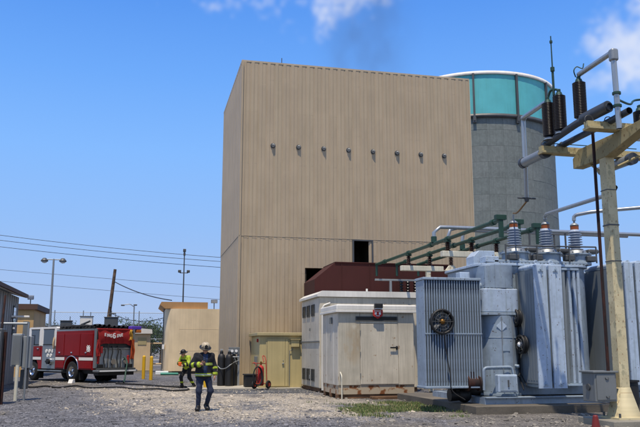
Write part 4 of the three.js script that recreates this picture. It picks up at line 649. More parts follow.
// ---------------------------------------------------------------- bollards, cylinders, small yard things
for (const [x, z, h, l] of [[.14, -43.2, 1.17, 'left yellow bollard of the pair before the beige booth'], [.52, -41.7, 1.15, 'right yellow bollard of the pair before the beige booth'], [2.62, -32.3, 1.1, 'yellow bollard between the two firefighters']]) { const b = thing('bollard', l, 'bollard', [x, 0, z], 0, 'yellow bollards'); part(b, 'post', [cyl(.09, .09, h, 0, h / 2, 0, 20)], M.yellow); part(b, 'domed_cap', [place(new THREE.SphereGeometry(.09, 20, 8, 0, 6.3, 0, 1.57), 0, h, 0)], M.yellow); }
{
  for (const [x, z, h, r, l] of [[3.36, -33.4, 1.38, .17, 'leftmost tall black gas cylinder at the building corner'], [3.66, -33.1, 1.36, .17, 'middle tall black gas cylinder at the building corner'], [3.9, -33.45, 1.3, .17, 'rightmost tall black gas cylinder, under the grey panel']]) {
    const c = thing('gas_cylinder', l, 'gas cylinder', [x, .05, z], 0, 'black gas cylinders'); part(c, 'tank', [lathe([[0, .0], [r * .94, 0], [r, .04], [r, h - .22], [r * .8, h - .08], [r * .35, h - .02], [0, h - .02]], 0, 0, 0, 24)], M.black); part(c, 'collar', [cyl(r * .4, r * .45, .12, 0, h + .02, 0, 14)], M.black); part(c, 'valve', [cyl(.03, .03, .1, 0, h + .1, 0, 10), rod([-.06, h + .14, 0], [.06, h + .14, 0], .02)], M.steel);
  }
  single('cylinder_chain', [tube([[3.2, .88, -33.28], [3.3, .78, -33.2], [3.5, .80, -32.96], [3.68, .93, -32.9], [3.9, 1.05, -33.15], [4.1, 1.12, -33.25]], .02, 60, 6)], M.galvDull, 'sagging chain tied round the black gas cylinders', 'chain');
  const p = thing('gauge_panel', 'grey post mounted gauge panel standing over the black gas cylinders', 'panel'); part(p, 'post', [span(4.04, 4.14, .05, 1.5, -33.5, -33.38)], M.galvDull); part(p, 'board', [span(3.66, 4.14, 1.38, 1.68, -33.375, -33.34, .01)], M.greyBox); part(p, 'manifold', [rod([3.6, 1.26, -33.3], [4.1, 1.26, -33.3], .025), rod([3.9, 1.26, -33.3], [4.0, .95, -33.3], .02)], M.steel); for (const x of [3.8, 3.98]) part(p, 'gauge', [cyl(.06, .06, .03, x, 1.52, -33.32, 18, 'z')], M.white);
  const q = thing('battery_bin', 'low black plastic bin between cylinders and extinguisher cart', 'bin'); part(q, 'tub', [span(4.2, 4.68, .05, .52, -32.5, -31.9, .04)], M.black); part(q, 'lid', [span(4.17, 4.71, .52, .58, -32.53, -31.87, .02)], M.rubber);
  const k = thing('traffic_cone', 'dark red traffic cone tip before the transformer pad', 'cone', [6.02, 0, -9.5]); part(k, 'cone_body', [lathe([[0, .72], [.025, .72], [.035, .7], [.14, .05], [.13, .04], [0, .04]], 0, 0, 0, 24)], mat('#6d1812', { roughness: .6 })); part(k, 'base', [rbox(.36, .04, .36, 0, .02, 0, .015)], M.rubber); part(k, 'collar', [lathe([[.094, .34], [.066, .5], [.062, .5], [.09, .34]], 0, 0, 0, 24)], M.redMatte);
}
// ---------------------------------------------------------------- background buildings on the left
{
  const t = thing('rounded_tank_house', 'cream beige steel house with rounded corner and brown roof edge beside the tall building', 'building');
  const x0 = 1.45, x1 = 9, zf = -51.4, zb = -58, r = .9, s = new THREE.Shape(); s.moveTo(x0 + r, -zf); s.lineTo(x1, -zf); s.lineTo(x1, -zb); s.lineTo(x0 + r, -zb); s.absarc(x0 + r, -zb - r, r, Math.PI / 2, Math.PI); s.lineTo(x0, -zf + r); s.absarc(x0 + r, -zf + r, r, Math.PI, Math.PI * 1.5);
  part(t, 'wall', [new THREE.ExtrudeGeometry(s, { depth: 4.05, bevelEnabled: false, curveSegments: 20 }).rotateX(-Math.PI / 2).translate(0, .18, 0)], M.tankTan);
  part(t, 'footing', [span(x0 + .1, x1, 0, .18, zb + .1, zf - .1)], M.concreteDark);
  part(t, 'roof', [extr([[1.05, 4.5], [1.15, 4.68], [4.2, 4.68], [4.2, 4.24], [1.4, 4.24]], 5.6).translate(0, 0, -57.2)], M.tankRoof);
  for (const y of [1.5, 2.9]) part(t, 'wall_seam', [span(x0 + r, x1, y - .012, y + .012, zf, zf + .006)], M.tankTan);
  const v = part(t, 'ladder_rail', [rod([1.36, .3, -52.6], [1.36, 4.3, -52.6], .03), rod([1.36, .3, -53], [1.36, 4.3, -53], .03), ...Array.from({ length: 10 }, (_, i) => rod([1.36, .5 + i * .4, -52.6], [1.36, .5 + i * .4, -53], .02))], M.steelDark); part(v, 'wall_box', [span(1.3, 1.44, 1.6, 1.9, -52.2, -51.95)], M.white);
  const f = thing('floodlight', 'small floodlight on a stem above the beige rounded house', 'floodlight', [4.65, 4.23, -52]); part(f, 'stem', [rod([0, 0, 0], [0, .45, 0], .03)], M.steelDark); part(f, 'lamp_head', [box(.42, .22, .22, 0, .55, 0, 0, .25)], M.galvDull); part(f, 'lens', [box(.36, .16, .02, 0, .52, .118, 0, .25)], M.lens);
  single('ground_tarp', [rbox(1.1, .12, .7, 1.75, .07, -49.6, .05)], M.tealSheet, 'small teal sheet on the ground before the rounded beige house', 'tarp');
  single('white_crate', [rbox(.8, .22, .5, 1.3, .11, -50.2, .03)], M.white, 'low white crate beside the teal sheet on the ground', 'crate');
}
{
  const b = thing('guard_booth', 'narrow beige booth with a white sloped roof behind the bollards', 'booth');
  part(b, 'wall', [span(-.95, .58, 0, 2.66, -58, -56.3)], M.boothTan); part(b, 'roof', [extr([[-1.1, 2.95], [-1.0, 3.12], [.66, 2.98], [.7, 2.68], [-1.1, 2.68]], 2).translate(0, 0, -58.1)], M.whiteRoof); part(b, 'vent_grille', [span(-.3, .3, 1.9, 2.4, -56.298, -56.27)], M.shedTrim); part(b, 'plinth', [span(-1.0, .62, 0, .12, -56.298, -56.22)], M.concrete);
  const g = thing('rail_gate', 'pale horizontal rail gate between booth and rounded house', 'gate'); for (const y of [.55, 2.0]) part(g, 'rail', [rod([.6, y, -57], [1.5, y, -57], .05)], M.boothTan); for (const x of [.66, 1.42]) part(g, 'post', [rod([x, 0, -57], [x, 2.1, -57], .04)], M.galvDull);
}
{
  const b = thing('grey_shed', 'grey metal building cut by the left edge of the photo', 'building');
  part(b, 'wall', [span(-14, -6, 0, 4.1, -40, -26.5)], M.greySiding);
  for (let i = 0; i < 22; i++) part(b, 'siding_rib', [span(-5.998, -5.975, 0, 4.08, -39.8 + i * .6, -39.76 + i * .6)], M.greySiding);
  part(b, 'roof', [extr([[-14, 6.2], [-5.72, 4.1], [-5.72, 4.28], [-14, 6.4]], 14.2).translate(0, 0, -40.25)], M.whiteRoof); part(b, 'gutter', [span(-5.72, -5.6, 4.1, 4.26, -40.3, -26.2)], M.brownRoof);
  const w = part(b, 'window', [span(-5.995, -5.96, 2.35, 3.55, -39.1, -38.5)], M.glassDark); part(w, 'window_frame', [span(-5.995, -5.93, 2.28, 2.35, -39.15, -38.45), span(-5.995, -5.93, 3.55, 3.62, -39.15, -38.45)], M.steelDark);
  const l = part(b, 'wall_lamp', [span(-6, -5.2, 3.05, 3.14, -38.2, -38.05, .02)], M.white); part(l, 'lamp_arm', [span(-6, -5.8, 3.0, 3.06, -38.18, -38.08)], M.steelDark); part(b, 'wall_box', [span(-5.998, -5.85, 1.95, 2.2, -39.2, -38.9)], M.steelDark);
}
{
  const b = thing('tan_hut', 'small tan hut with dark brown flat roof behind the fire truck cab', 'building'); part(b, 'wall', [span(-9.5, -6.3, 0, 3.9, -53.7, -48)], M.tanWall); part(b, 'roof', [span(-9.7, -6.1, 3.9, 4.22, -53.9, -47.8)], M.brownRoof);
  part(b, 'pipe_box', [span(-6.85, -6.55, 1.2, 3.2, -47.998, -47.85)], M.greyBox); const f = thing('floodlight', 'small floodlight on the roof of the tan hut', 'floodlight', [-6.6, 4.22, -48.4]); part(f, 'stem', [rod([0, 0, 0], [0, .3, 0], .03)], M.steelDark); part(f, 'lamp_head', [box(.34, .22, .2, 0, .42, 0, 0, .3)], M.galvDull); part(f, 'lens', [box(.28, .15, .02, 0, .4, .11, 0, .3)], M.lens);
}
{
  const c = thing('electric_cabinet', 'dark weathered electric cabinet at the far left edge', 'cabinet'); part(c, 'body', [span(-4.75, -4.02, .0, 2.2, -24.9, -24.2, .03)], M.steelDark); part(c, 'door', [span(-4.7, -4.06, .15, 2.1, -24.198, -24.17, .01)], M.greyBox); part(c, 'conduit', [rod([-3.96, 0, -24.4], [-3.96, 2.1, -24.4], .05), rod([-4.1, 2.2, -24.5], [-4.1, 3.2, -24.7], .035)], M.brownPipe);
  const d = thing('meter_box', 'light grey meter boxes on posts at the left edge', 'meter box'); part(d, 'box', [span(-4.02, -3.72, 1.05, 2.08, -26.3, -26.0, .02)], M.galvDull); part(d, 'box', [span(-3.71, -3.44, 1.0, 2.0, -26.6, -26.1, .02)], M.greySiding); part(d, 'door', [span(-3.99, -3.75, 1.1, 2.03, -25.998, -25.98, .01)], M.greyBox); part(d, 'post', [rod([-3.8, 0, -25.94], [-3.8, 1.1, -25.94], .055)], M.whitePaint); part(d, 'post', [rod([-3.56, 0, -26.05], [-3.56, 2.45, -26.05], .035)], M.galvDull); part(d, 'lower_box', [span(-3.74, -3.5, .35, .95, -26.45, -26.2, .02)], M.steelDark); part(d, 'wall_arm', [rod([-3.6, 2.4, -26.05], [-4.4, 2.4, -26.1], .04)], M.galvDull);
}
{
  const b = thing('low_building', 'low grey flat building behind the fire truck', 'building'); part(b, 'wall', [span(-9, .2, 0, 3.35, -72, -66)], M.greySiding); part(b, 'roof', [span(-9.15, .35, 3.35, 3.5, -72.1, -65.9)], M.steelDark);
  const u = [[-6.2, .9, .38, 'dark roof unit left of the white roof unit', M.steelDark], [-4.6, 1.0, .75, 'white roof unit on the low building behind the truck', M.whiteRoof], [-2.6, 1.1, .7, 'dark roof unit at the foot of the leaning pole', M.steelDark]];
  for (const [x, w, h, l, m] of u) { const r = thing('roof_unit', l, 'roof unit', [x, 3.5, -67], 0, 'units on the low roof'); part(r, 'housing', [rbox(w, h, .9, 0, h / 2, 0, .04)], m); part(r, 'cap', [rbox(w + .1, .06, 1.0, 0, h + .03, 0, .02)], M.steelDark); part(r, 'pipe', [rod([w * .3, h, 0], [w * .3, h + .4, 0], .03)], M.steelDark); }
}
{ // tall perimeter fence
  const f = thing('perimeter_fence', 'tall chain-link fence with top rail behind the truck', 'fence'), z = -80, h = 5.2;
  for (let i = 0; i < 12; i++) part(f, 'post', [rod([-14 + i * 2.72, 0, z], [-14 + i * 2.72, h + .2, z], .05, 10)], M.galvDull);
  for (const y of [h, 2.6, .15]) part(f, 'rail', [rod([-14, y, z], [15.9, y, z], .03, 8)], M.galvDull);
  const wires = []; for (let i = 0; i < 130; i++) { const x = -14 + i * .23; wires.push(rod([x, .2, z + .03], [Math.min(15.9, x + 4.9), .2 + Math.min(4.9, 15.9 - x), z + .03], .004, 3)); const x2 = -14 + i * .23; wires.push(rod([x2, .2, z + .04], [Math.max(-14, x2 - 4.9), .2 + Math.min(4.9, x2 + 14), z + .04], .004, 3)); }
  const mesh = part(f, 'chain_link', wires.filter((g) => Number.isFinite(g.attributes.position.getX(0))), M.galvDull); mesh.userData.kind = 'stuff';
}
// ---------------------------------------------------------------- poles and wires
{
  const a = thing('lamp_post', 'tall pale lamp post with twin lamp heads left of the truck', 'lamp post', [-6.95, 0, -62]); part(a, 'shaft', [cyl(.07, .13, 8.5, 0, 4.25, 0, 16)], M.galvDull); part(a, 'arm', [rod([-.55, 8.45, 0], [.55, 8.45, 0], .04)], M.galvDull); for (const s of [-1, 1]) { const l = part(a, 'lamp_head', [lathe([[0, .2], [.12, .18], [.26, .02], [.28, -.08], [.22, -.1], [0, -.02]], s * .68, 8.38, 0, 18)], M.steelDark); part(l, 'lens', [lathe([[0, -.2], [.16, -.16], [.22, -.06], [0, -.04]], s * .68, 8.36, 0, 18)], M.lens); }
  const b = thing('camera_mast', 'slim mast with lamps and camera above the rounded beige house', 'mast', [3.7, 0, -75]); part(b, 'shaft', [cyl(.05, .1, 11, 0, 5.5, 0, 12)], M.steelDark); part(b, 'camera', [rbox(.28, .3, .28, 0, 11.1, 0, .05), cyl(.1, .1, .3, 0, 10.75, 0, 12)], M.steelDark); part(b, 'cross_arm', [rod([-.4, 8.9, 0], [.4, 8.9, 0], .04)], M.steelDark); for (const s of [-1, 1]) part(b, 'lamp', [rbox(.3, .26, .3, s * .42, 9.05, .05, .06)], M.steelDark);
  const c = thing('leaning_pole', 'wooden utility pole leaning to the right behind the truck', 'utility pole'); part(c, 'shaft', [rod([-3.3, 0, -70], [-2.6, 8.6, -70], .2, 16, .13)], M.pole); part(c, 'bracket', [rod([-3.0, 4.6, -69.9], [-2.4, 4.7, -69.7], .05), cyl(.1, .1, .3, -2.85, 5.4, -69.8, 12)], M.steelDark);
  const d = thing('lamp_post', 'short twin lamp post in the distance right of the leaning pole', 'lamp post', [-.9, 0, -78]); part(d, 'shaft', [rod([0, 0, 0], [0, 5.8, 0], .06)], M.galvDull); part(d, 'arm', [pipe([[0, 5.7, 0], [-.4, 6.0, 0], [-1.0, 5.9, 0]], .04, .2, 8)], M.galvDull); part(d, 'lamp_head', [rbox(.36, .14, .2, .1, 5.9, 0, .05)], M.steelDark); part(d, 'lamp_head', [rbox(.36, .14, .2, -1.1, 5.86, 0, .05)], M.steelDark);
  const w = (a, b, sag, r, l) => single('overhead_wire', [tube(Array.from({ length: 13 }, (_, i) => { const t = i / 12; return [lerp(a[0], b[0], t), lerp(a[1], b[1], t) - sag * 4 * t * (1 - t), lerp(a[2], b[2], t)]; }), r, 48, 5)], M.wire, l, 'wire', 'overhead wires');
  w([-30, 13.6, -70], [30, 9.6, -70], 1.3, .022, 'topmost overhead wire crossing the sky left of the building');
  w([-30, 13.1, -70], [30, 9.3, -70], 1.3, .022, 'second overhead wire from the top left of the building');
  w([-30, 12.4, -70.3], [30, 8.6, -70.3], 1.1, .022, 'third overhead wire from the top left of the building');
  w([-30, 9.8, -71], [30, 6.2, -71], .35, .016, 'fourth overhead wire from the top, nearly straight');
  w([-30, 8.9, -71.5], [30, 4.9, -71.5], .3, .016, 'lowest overhead wire left of the building');
  w([-2.7, 7.55, -70], [2.1, 5.3, -60], .25, .04, 'thick service wire from the leaning pole to the rounded house');
  w([-2.9, 4.8, -69.8], [1.6, 4.0, -61], .5, .03, 'low sagging service wire from the leaning pole');
  w([12.5, 7.0, -60], [90, 14, -64], 2.0, .03, 'upper overhead wire in the sky at the right edge'); w([12.5, 6.0, -60], [90, 12.6, -64], 2.0, .03, 'lower overhead wire in the sky at the right edge');
}
// ---------------------------------------------------------------- trees beyond the fence
function tree(x, z, h, r, seed, label) {
  const t = thing('leafy_tree', label, 'tree', [x, 0, z], 0, 'trees beyond the fence'), q = rng(seed), limbs = [rod([0, 0, 0], [.1, h * .5, 0], .16, 10, .09)], tips = [];
  for (let i = 0; i < 9; i++) { const a = i * 2.4, y0 = h * (.25 + .03 * i), e = [Math.cos(a) * r * .7, y0 + h * (.15 + q() * .25), Math.sin(a) * r * .7]; limbs.push(rod([.06, y0, 0], e, .06, 6, .02)); tips.push(e); }
  part(t, 'trunk', limbs, M.pole);
  const pos = [], N = 5000; for (let i = 0; i < 60; i++) tips.push([(q() - .5) * 1.7 * r, h * (.3 + q() * .62), (q() - .5) * 1.7 * r]);
  for (let i = 0; i < N; i++) { const c = tips[Math.floor(q() * tips.length)], k = .42 * r, p = V(c[0] + (q() + q() - 1) * k, c[1] + (q() + q() - 1) * k, c[2] + (q() + q() - 1) * k), a = V(q() - .5, q() - .5, q() - .5).setLength(.14), b = V(q() - .5, q() - .5, q() - .5).setLength(.11); for (const s of [p.clone().sub(a), p.clone().add(a), p.clone().add(b)]) pos.push(s.x, Math.max(.05, s.y), s.z); }
  const g = new THREE.BufferGeometry(); g.setAttribute('position', new THREE.BufferAttribute(new Float32Array(pos), 3)); g.computeVertexNormals(); part(t, 'crown', [g], mat('#3c4f2c', { roughness: .9, side: THREE.DoubleSide }));
}
tree(2.0, -86, 4.6, 2.0, 301, 'rightmost dark bushy tree, seen beside the rounded beige house'); tree(-.6, -88, 4.9, 2.0, 302, 'dark bushy tree just behind the guard booth'); tree(-9.5, -90, 4.4, 2.2, 303, 'dark bushy tree left of the truck roof behind the fence');
// ---------------------------------------------------------------- people
function nets(f, lo, hi, h) { // naive surface nets over a distance field; smooth normals from its gradient
  const n = [0, 1, 2].map((k) => Math.ceil((hi[k] - lo[k]) / h) + 1), [nx, ny, nz] = n, F = new Float32Array(nx * ny * nz);
  const S = 5, far = h * S * 1.9; // blocks far from the surface take one sample
  for (let K = 0; K < nz; K += S) for (let J = 0; J < ny; J += S) for (let I0 = 0; I0 < nx; I0 += S) {
    const c = f(lo[0] + (I0 + 2) * h, lo[1] + (J + 2) * h, lo[2] + (K + 2) * h), skip = Math.abs(c) > far;
    for (let k = K; k < Math.min(nz, K + S); k++) for (let j = J; j < Math.min(ny, J + S); j++) for (let i = I0; i < Math.min(nx, I0 + S); i++) F[i + nx * (j + ny * k)] = skip ? c : f(lo[0] + i * h, lo[1] + j * h, lo[2] + k * h);
  }
  const id = new Int32Array(nx * ny * nz).fill(-1), P = [], I = [];
  const C = [[0, 0, 0], [1, 0, 0], [0, 1, 0], [1, 1, 0], [0, 0, 1], [1, 0, 1], [0, 1, 1], [1, 1, 1]], E = [[0, 1], [2, 3], [4, 5], [6, 7], [0, 2], [1, 3], [4, 6], [5, 7], [0, 4], [1, 5], [2, 6], [3, 7]];
  for (let k = 0; k < nz - 1; k++) for (let j = 0; j < ny - 1; j++) for (let i = 0; i < nx - 1; i++) {
    const o0 = i + nx * (j + ny * k), sg = F[o0] < 0, ox = 1, oy = nx, oz = nx * ny;
    if ((F[o0 + ox] < 0) === sg && (F[o0 + oy] < 0) === sg && (F[o0 + ox + oy] < 0) === sg && (F[o0 + oz] < 0) === sg && (F[o0 + ox + oz] < 0) === sg && (F[o0 + oy + oz] < 0) === sg && (F[o0 + ox + oy + oz] < 0) === sg) continue;
    const v = C.map((c) => F[i + c[0] + nx * (j + c[1] + ny * (k + c[2]))]);
    let s = [0, 0, 0], m = 0; for (const [a, b] of E) if ((v[a] < 0) !== (v[b] < 0)) { const t = v[a] / (v[a] - v[b]); for (let d = 0; d < 3; d++) s[d] += C[a][d] + (C[b][d] - C[a][d]) * t; m++; }
    id[i + nx * (j + ny * k)] = P.length / 3; P.push(lo[0] + (i + s[0] / m) * h, lo[1] + (j + s[1] / m) * h, lo[2] + (k + s[2] / m) * h);
  }
  const at = (i, j, k) => id[i + nx * (j + ny * k)], quad = (a, b, c, d, fl) => { if (a < 0 || b < 0 || c < 0 || d < 0) return; if (fl) I.push(a, c, b, a, d, c); else I.push(a, b, c, a, c, d); };
  for (let k = 1; k < nz - 1; k++) for (let j = 1; j < ny - 1; j++) for (let i = 1; i < nx - 1; i++) {
    const o = F[i + nx * (j + ny * k)] < 0, x = F[i + 1 + nx * (j + ny * k)] < 0, y = F[i + nx * (j + 1 + ny * k)] < 0, z = F[i + nx * (j + ny * (k + 1))] < 0;
    if (o !== x) quad(at(i, j - 1, k - 1), at(i, j, k - 1), at(i, j, k), at(i, j - 1, k), !o);
    if (o !== y) quad(at(i - 1, j, k - 1), at(i, j, k - 1), at(i, j, k), at(i - 1, j, k), o);
    if (o !== z) quad(at(i - 1, j - 1, k), at(i, j - 1, k), at(i, j, k), at(i - 1, j, k), !o);
  }
  const g = new THREE.BufferGeometry(), N = new Float32Array(P.length), e = h * .5;
  for (let i = 0; i < P.length; i += 3) { const [x, y, z] = [P[i], P[i + 1], P[i + 2]], q = V(f(x + e, y, z) - f(x - e, y, z), f(x, y + e, z) - f(x, y - e, z), f(x, y, z + e) - f(x, y, z - e)).normalize(); N[i] = q.x; N[i + 1] = q.y; N[i + 2] = q.z; }
  g.setAttribute('position', new THREE.BufferAttribute(new Float32Array(P), 3)); g.setAttribute('normal', new THREE.BufferAttribute(N, 3)); g.setIndex(I); return g;
}
const smin = (a, b, k) => { const h = Math.max(k - Math.abs(a - b), 0) / k; return Math.min(a, b) - h * h * k * .25; };
function cap(a, b, r0, r1, sx = 1, sz = 1) { // tapered capsule; sx, sz squash the section (wide chests)
  const d = [b[0] - a[0], b[1] - a[1], b[2] - a[2]], L = d[0] ** 2 + d[1] ** 2 + d[2] ** 2 || 1e-9;
  return (x, y, z) => { const px = x - a[0], py = y - a[1], pz = z - a[2], t = Math.max(0, Math.min(1, (px * d[0] + py * d[1] + pz * d[2]) / L)); return Math.hypot((px - d[0] * t) / sx, py - d[1] * t, (pz - d[2] * t) / sz) - (r0 + (r1 - r0) * t); };
}
const blend = (list, k) => (x, y, z) => { let v = list[0](x, y, z); for (let i = 1; i < list.length; i++) v = smin(v, list[i](x, y, z), k); return v; };
function hand(wrist, fwd, out, curl) { // palm, four unequal bent fingers, thumb from the side of the palm
  const f = V(...fwd).normalize(), o = V(...out), s = o.sub(f.clone().multiplyScalar(o.dot(f))).normalize(), nrm = f.clone().cross(s), w = V(...wrist), P = (a, b, c) => { const q = w.clone().addScaledVector(f, a).addScaledVector(s, b).addScaledVector(nrm, c); return [q.x, q.y, q.z]; };
  const L = [cap(P(-.04, 0, 0), P(.02, 0, 0), .027, .028), cap(P(.02, .022, 0), P(.085, .026, 0), .018, .016), cap(P(.02, 0, 0), P(.09, .0, 0), .02, .016), cap(P(.02, -.022, 0), P(.082, -.026, 0), .018, .015)], fin = [[.030, .070], [.011, .080], [-.009, .075], [-.028, .058]];
  for (const [b, len] of fin) { const a1 = P(.085, b, 0), c1 = curl * .55, c2 = curl * 1.25, m = P(.085 + len * .5 * Math.cos(c1), b * 1.15, len * .5 * Math.sin(c1)), e = P(.085 + len * (.5 * Math.cos(c1) + .45 * Math.cos(c2)), b * 1.2, len * (.5 * Math.sin(c1) + .45 * Math.sin(c2))); L.push(cap(a1, m, .0098, .009), cap(m, e, .009, .0075)); }
  L.push(cap(P(.015, .026, 0), P(.055, .058, .018), .013, .0105), cap(P(.055, .058, .018), P(.088, .066, .034), .0105, .0085));
  const F = blend(L, .007), c = P(.06, 0, .02); return nets(F, c.map((v) => v - .135), c.map((v) => v + .135), .005);
}
function person(o) {
  const J = o.j, t = thing('person', o.label, 'person', o.pos, o.ry), G = {}, I = { body: 0 }; void I;
  const seg = (a, b, r0, r1, sx, sz, grow) => cap(J[a], J[b], r0 + grow, r1 + grow, sx, sz);
  const torso = (g) => [seg('pelvis', 'belly', .118, .118, 1.28, .92, g), seg('belly', 'chest', .118, .128, 1.32, .95, g), cap([J.chest[0] - .1, J.chest[1] + .07, J.chest[2]], [J.chest[0] + .1, J.chest[1] + .07, J.chest[2]], .085 + g, .085 + g), seg('chest', 'neck', .09, .062, 1.2, 1, g)];
  const arm = (s, g) => [seg('sh' + s, 'el' + s, .058, .046, 1, 1, g), seg('el' + s, 'wr' + s, .045, .031, 1, 1, g)];
  const leg = (s, g) => [seg('hip' + s, 'kn' + s, .088, .058, 1, 1, g), seg('kn' + s, 'an' + s, .058, .042, 1, 1, g)];
  const foot = (s, g) => [seg('an' + s, 'toe' + s, .045, .04, 1.1, 1, g), seg('he' + s, 'toe' + s, .04, .04, 1.15, 1, g)];
  const yMax = J.neck[1] + .42, bx = [-.62, -.02, -.55], bX = [.62, yMax, .55];
  // body (skin): one continuous figure, head and hands on finer grids
  const body = blend([...torso(-.012), ...arm('L', -.01), ...arm('R', -.01), ...leg('L', -.012), ...leg('R', -.012), cap(J.neck, J.head, .052, .052)], .035);
  const H = J.head, hd = V(...o.look).normalize(), up = V(0, 1, 0).addScaledVector(hd, -hd.y).normalize(), sd = up.clone().cross(hd), hp = (x, y, z) => { const q = V(...H).addScaledVector(sd, x).addScaledVector(up, y).addScaledVector(hd, z); return [q.x, q.y, q.z]; };
  const headF = blend([cap(hp(0, .045, -.015), hp(0, .03, .0), .088, .084, 1, 1), cap(hp(0, -.02, .03), hp(0, -.07, .045), .066, .048), cap(hp(0, .02, .09), hp(0, -.02, .108), .011, .017), cap(hp(-.04, -.035, .06), hp(.04, -.035, .06), .022, .022), cap(hp(-.022, -.055, .09), hp(.022, -.055, .09), .010, .010), cap(hp(0, -.085, .07), hp(0, -.09, .065), .022, .022), cap(hp(-.035, .03, .075), hp(.035, .03, .075), .016, .016), cap(hp(-.088, 0, -.01), hp(-.094, .03, -.02), .016, .02, .6, 1), cap(hp(.088, 0, -.01), hp(.094, .03, -.02), .016, .02, .6, 1), cap(J.neck, hp(0, -.05, -.01), .055, .05)], .022);
  const head = nets(headF, H.map((v) => v - .2), H.map((v) => v + .2), .007);
  const hands = o.hands.map((h) => hand(...h));
  part(t, 'body', [nets(body, bx, bX, .016), head, ...hands], M.skin);
  const b = t.children[0]; for (const s of [-1, 1]) part(b, 'eye', [place(new THREE.SphereGeometry(.011, 10, 8), ...hp(s * .032, .012, .084))], M.black);
  part(b, 'brow', [-1, 1].map((s) => rod(hp(s * .05, .034, .088), hp(s * .018, .036, .096), .005, 6)), M.leather);
  // clothes
  const wr = (amp, fq) => (x, y, z) => amp * (Math.sin(x * fq + y * fq * .6 + Math.sin(z * 19 + y * 11) * 1.6) * Math.cos(z * fq * 1.2 - y * fq * .45 + Math.sin(y * 17 + x * 13)));
  const pantsRaw = blend([...leg('L', .014), ...leg('R', .014), seg('pelvis', 'belly', .12, .12, 1.28, .95, .006), cap(J.hipL, J.pelvis, .1, .115), cap(J.hipR, J.pelvis, .1, .115)], .05), w1 = wr(.008, 30);
  const pants = (x, y, z) => Math.max(pantsRaw(x, y, z) + w1(x, y, z), y - (J.pelvis[1] + .12), o.cuff - y);
  part(t, 'trousers', [nets(pants, bx, bX, .014)], o.pants);
  const armCut = (s, q) => { const a = J['el' + s], w = J['wr' + s], d = V(w[0] - a[0], w[1] - a[1], w[2] - a[2]), L = d.length(); d.normalize(); return (x, y, z) => (x - a[0]) * d.x + (y - a[1]) * d.y + (z - a[2]) * d.z - L * q; };
  const upArm = (g) => [...arm('L', g), ...arm('R', g)], skirt = cap([J.pelvis[0], o.hem + .02, J.pelvis[2]], [J.belly[0], J.belly[1], J.belly[2]], .165, .15, 1.2, 1.0);
  const tRaw = blend([...torso(.032), skirt, cap(J.shL, J.chest, .085, .12), cap(J.shR, J.chest, .085, .12)], .06), aL = blend(arm('L', .028), .03), aR = blend(arm('R', .028), .03), w2 = wr(.011, 24), cL = armCut('L', .93), cR = armCut('R', .93); void upArm;
  const coatBase = (x, y, z) => { const w = w2(x, y, z), tv = Math.max(tRaw(x, y, z), o.hem - y, y - (J.neck[1] + .035)); return smin(smin(tv, Math.max(aL(x, y, z), cL(x, y, z)), .03), Math.max(aR(x, y, z), cR(x, y, z)), .03) + w; };
  const ct = part(t, 'coat', [nets(coatBase, bx, bX, .013)], o.coat);
  const onT = (x, y, z) => Math.max(tRaw(x, y, z) + w2(x, y, z)), bandT = (y0, y1) => (x, y, z) => Math.max(onT(x, y, z) - .008, y0 - y, y - y1);
  for (const [y0, y1] of o.bands) { part(ct, 'reflective_band', [nets(bandT(y0, y1), bx, bX, .012)], o.band); part(ct, 'reflective_tape', [nets((x, y, z) => Math.max(onT(x, y, z) - .0115, y0 + .025 - y, y - y1 + .025), bx, bX, .011)], M.silverTape); }
  for (const [s, fn] of ['L', 'R'].map((k) => [k, seg('el' + k, 'wr' + k, .045, .031, 1, 1, .03)])) for (const q of o.sleeve) { const a = armCut(s, q - .13), c = armCut(s, q + .13); part(ct, 'sleeve_band', [nets((x, y, z) => Math.max(fn(x, y, z) + w2(x, y, z) - .008, -a(x, y, z), c(x, y, z)), bx, bX, .012)], o.band); }
  if (o.legBand) for (const s of ['L', 'R']) { const l = blend(leg(s, .02), .03); part(t.children[1], 'leg_band', [nets((x, y, z) => Math.max(l(x, y, z) + w1(x, y, z), o.legBand - y, y - o.legBand - .07), bx, bX, .012)], o.band); }
  if (o.open) part(ct, 'shirt_front', [nets((x, y, z) => Math.max(onT(x, y, z) - .004, Math.abs(x - .03) - .05 - (y - 1.1) * .05, .9 - y, y - 1.46, .05 - z), bx, bX, .011)], M.shirt, 'blue shirt showing in the open coat');
  for (const s of ['L', 'R']) { const g = blend([...foot(s, .012), seg('kn' + s, 'an' + s, .05, .05, 1, 1, .006)], .03); const lim = J['an' + s][1] + .14; part(t, 'boot', [nets((x, y, z) => Math.max(g(x, y, z), y - lim, .004 - y), bx, bX, .011)], M.leather); }
  // helmet: crown, raised ribs, wide brim longer at the back, front shield
  const q4 = new THREE.Matrix4().makeBasis(sd, up, hd), top = hp(0, .075, -.01), put = (g) => g.applyMatrix4(q4).translate(...top);
  const hm = part(t, 'helmet', [put(lathe([[0, .115], [.04, .112], [.08, .092], [.105, .055], [.115, .0], [.113, -.01], [.1, -.01], [.1, .0]], 0, 0, 0, 28))], o.helmet);
  const br = new THREE.RingGeometry(.105, .165, 36, 3).rotateX(-Math.PI / 2); { const p = br.attributes.position; for (let i = 0; i < p.count; i++) { const x = p.getX(i), z = p.getZ(i), r = Math.hypot(x, z), e = (r - .105) / .06; p.setXYZ(i, x * (1 - .06 * e), -.012 - e * .028 + e * e * .008, z < 0 ? z * (1 + e * .28) : z * (1 + e * .05)); } br.computeVertexNormals(); }
  const br2 = br.clone().translate(0, -.008, 0); part(hm, 'brim', [put(br), put(br2)], o.brim);
  part(hm, 'crown_rib', [0, 1, 2, 3].map((i) => put(place(new THREE.TorusGeometry(.106, .014, 6, 20, Math.PI), 0, -.004, 0, 0, i * Math.PI / 4, 0))), o.rib);
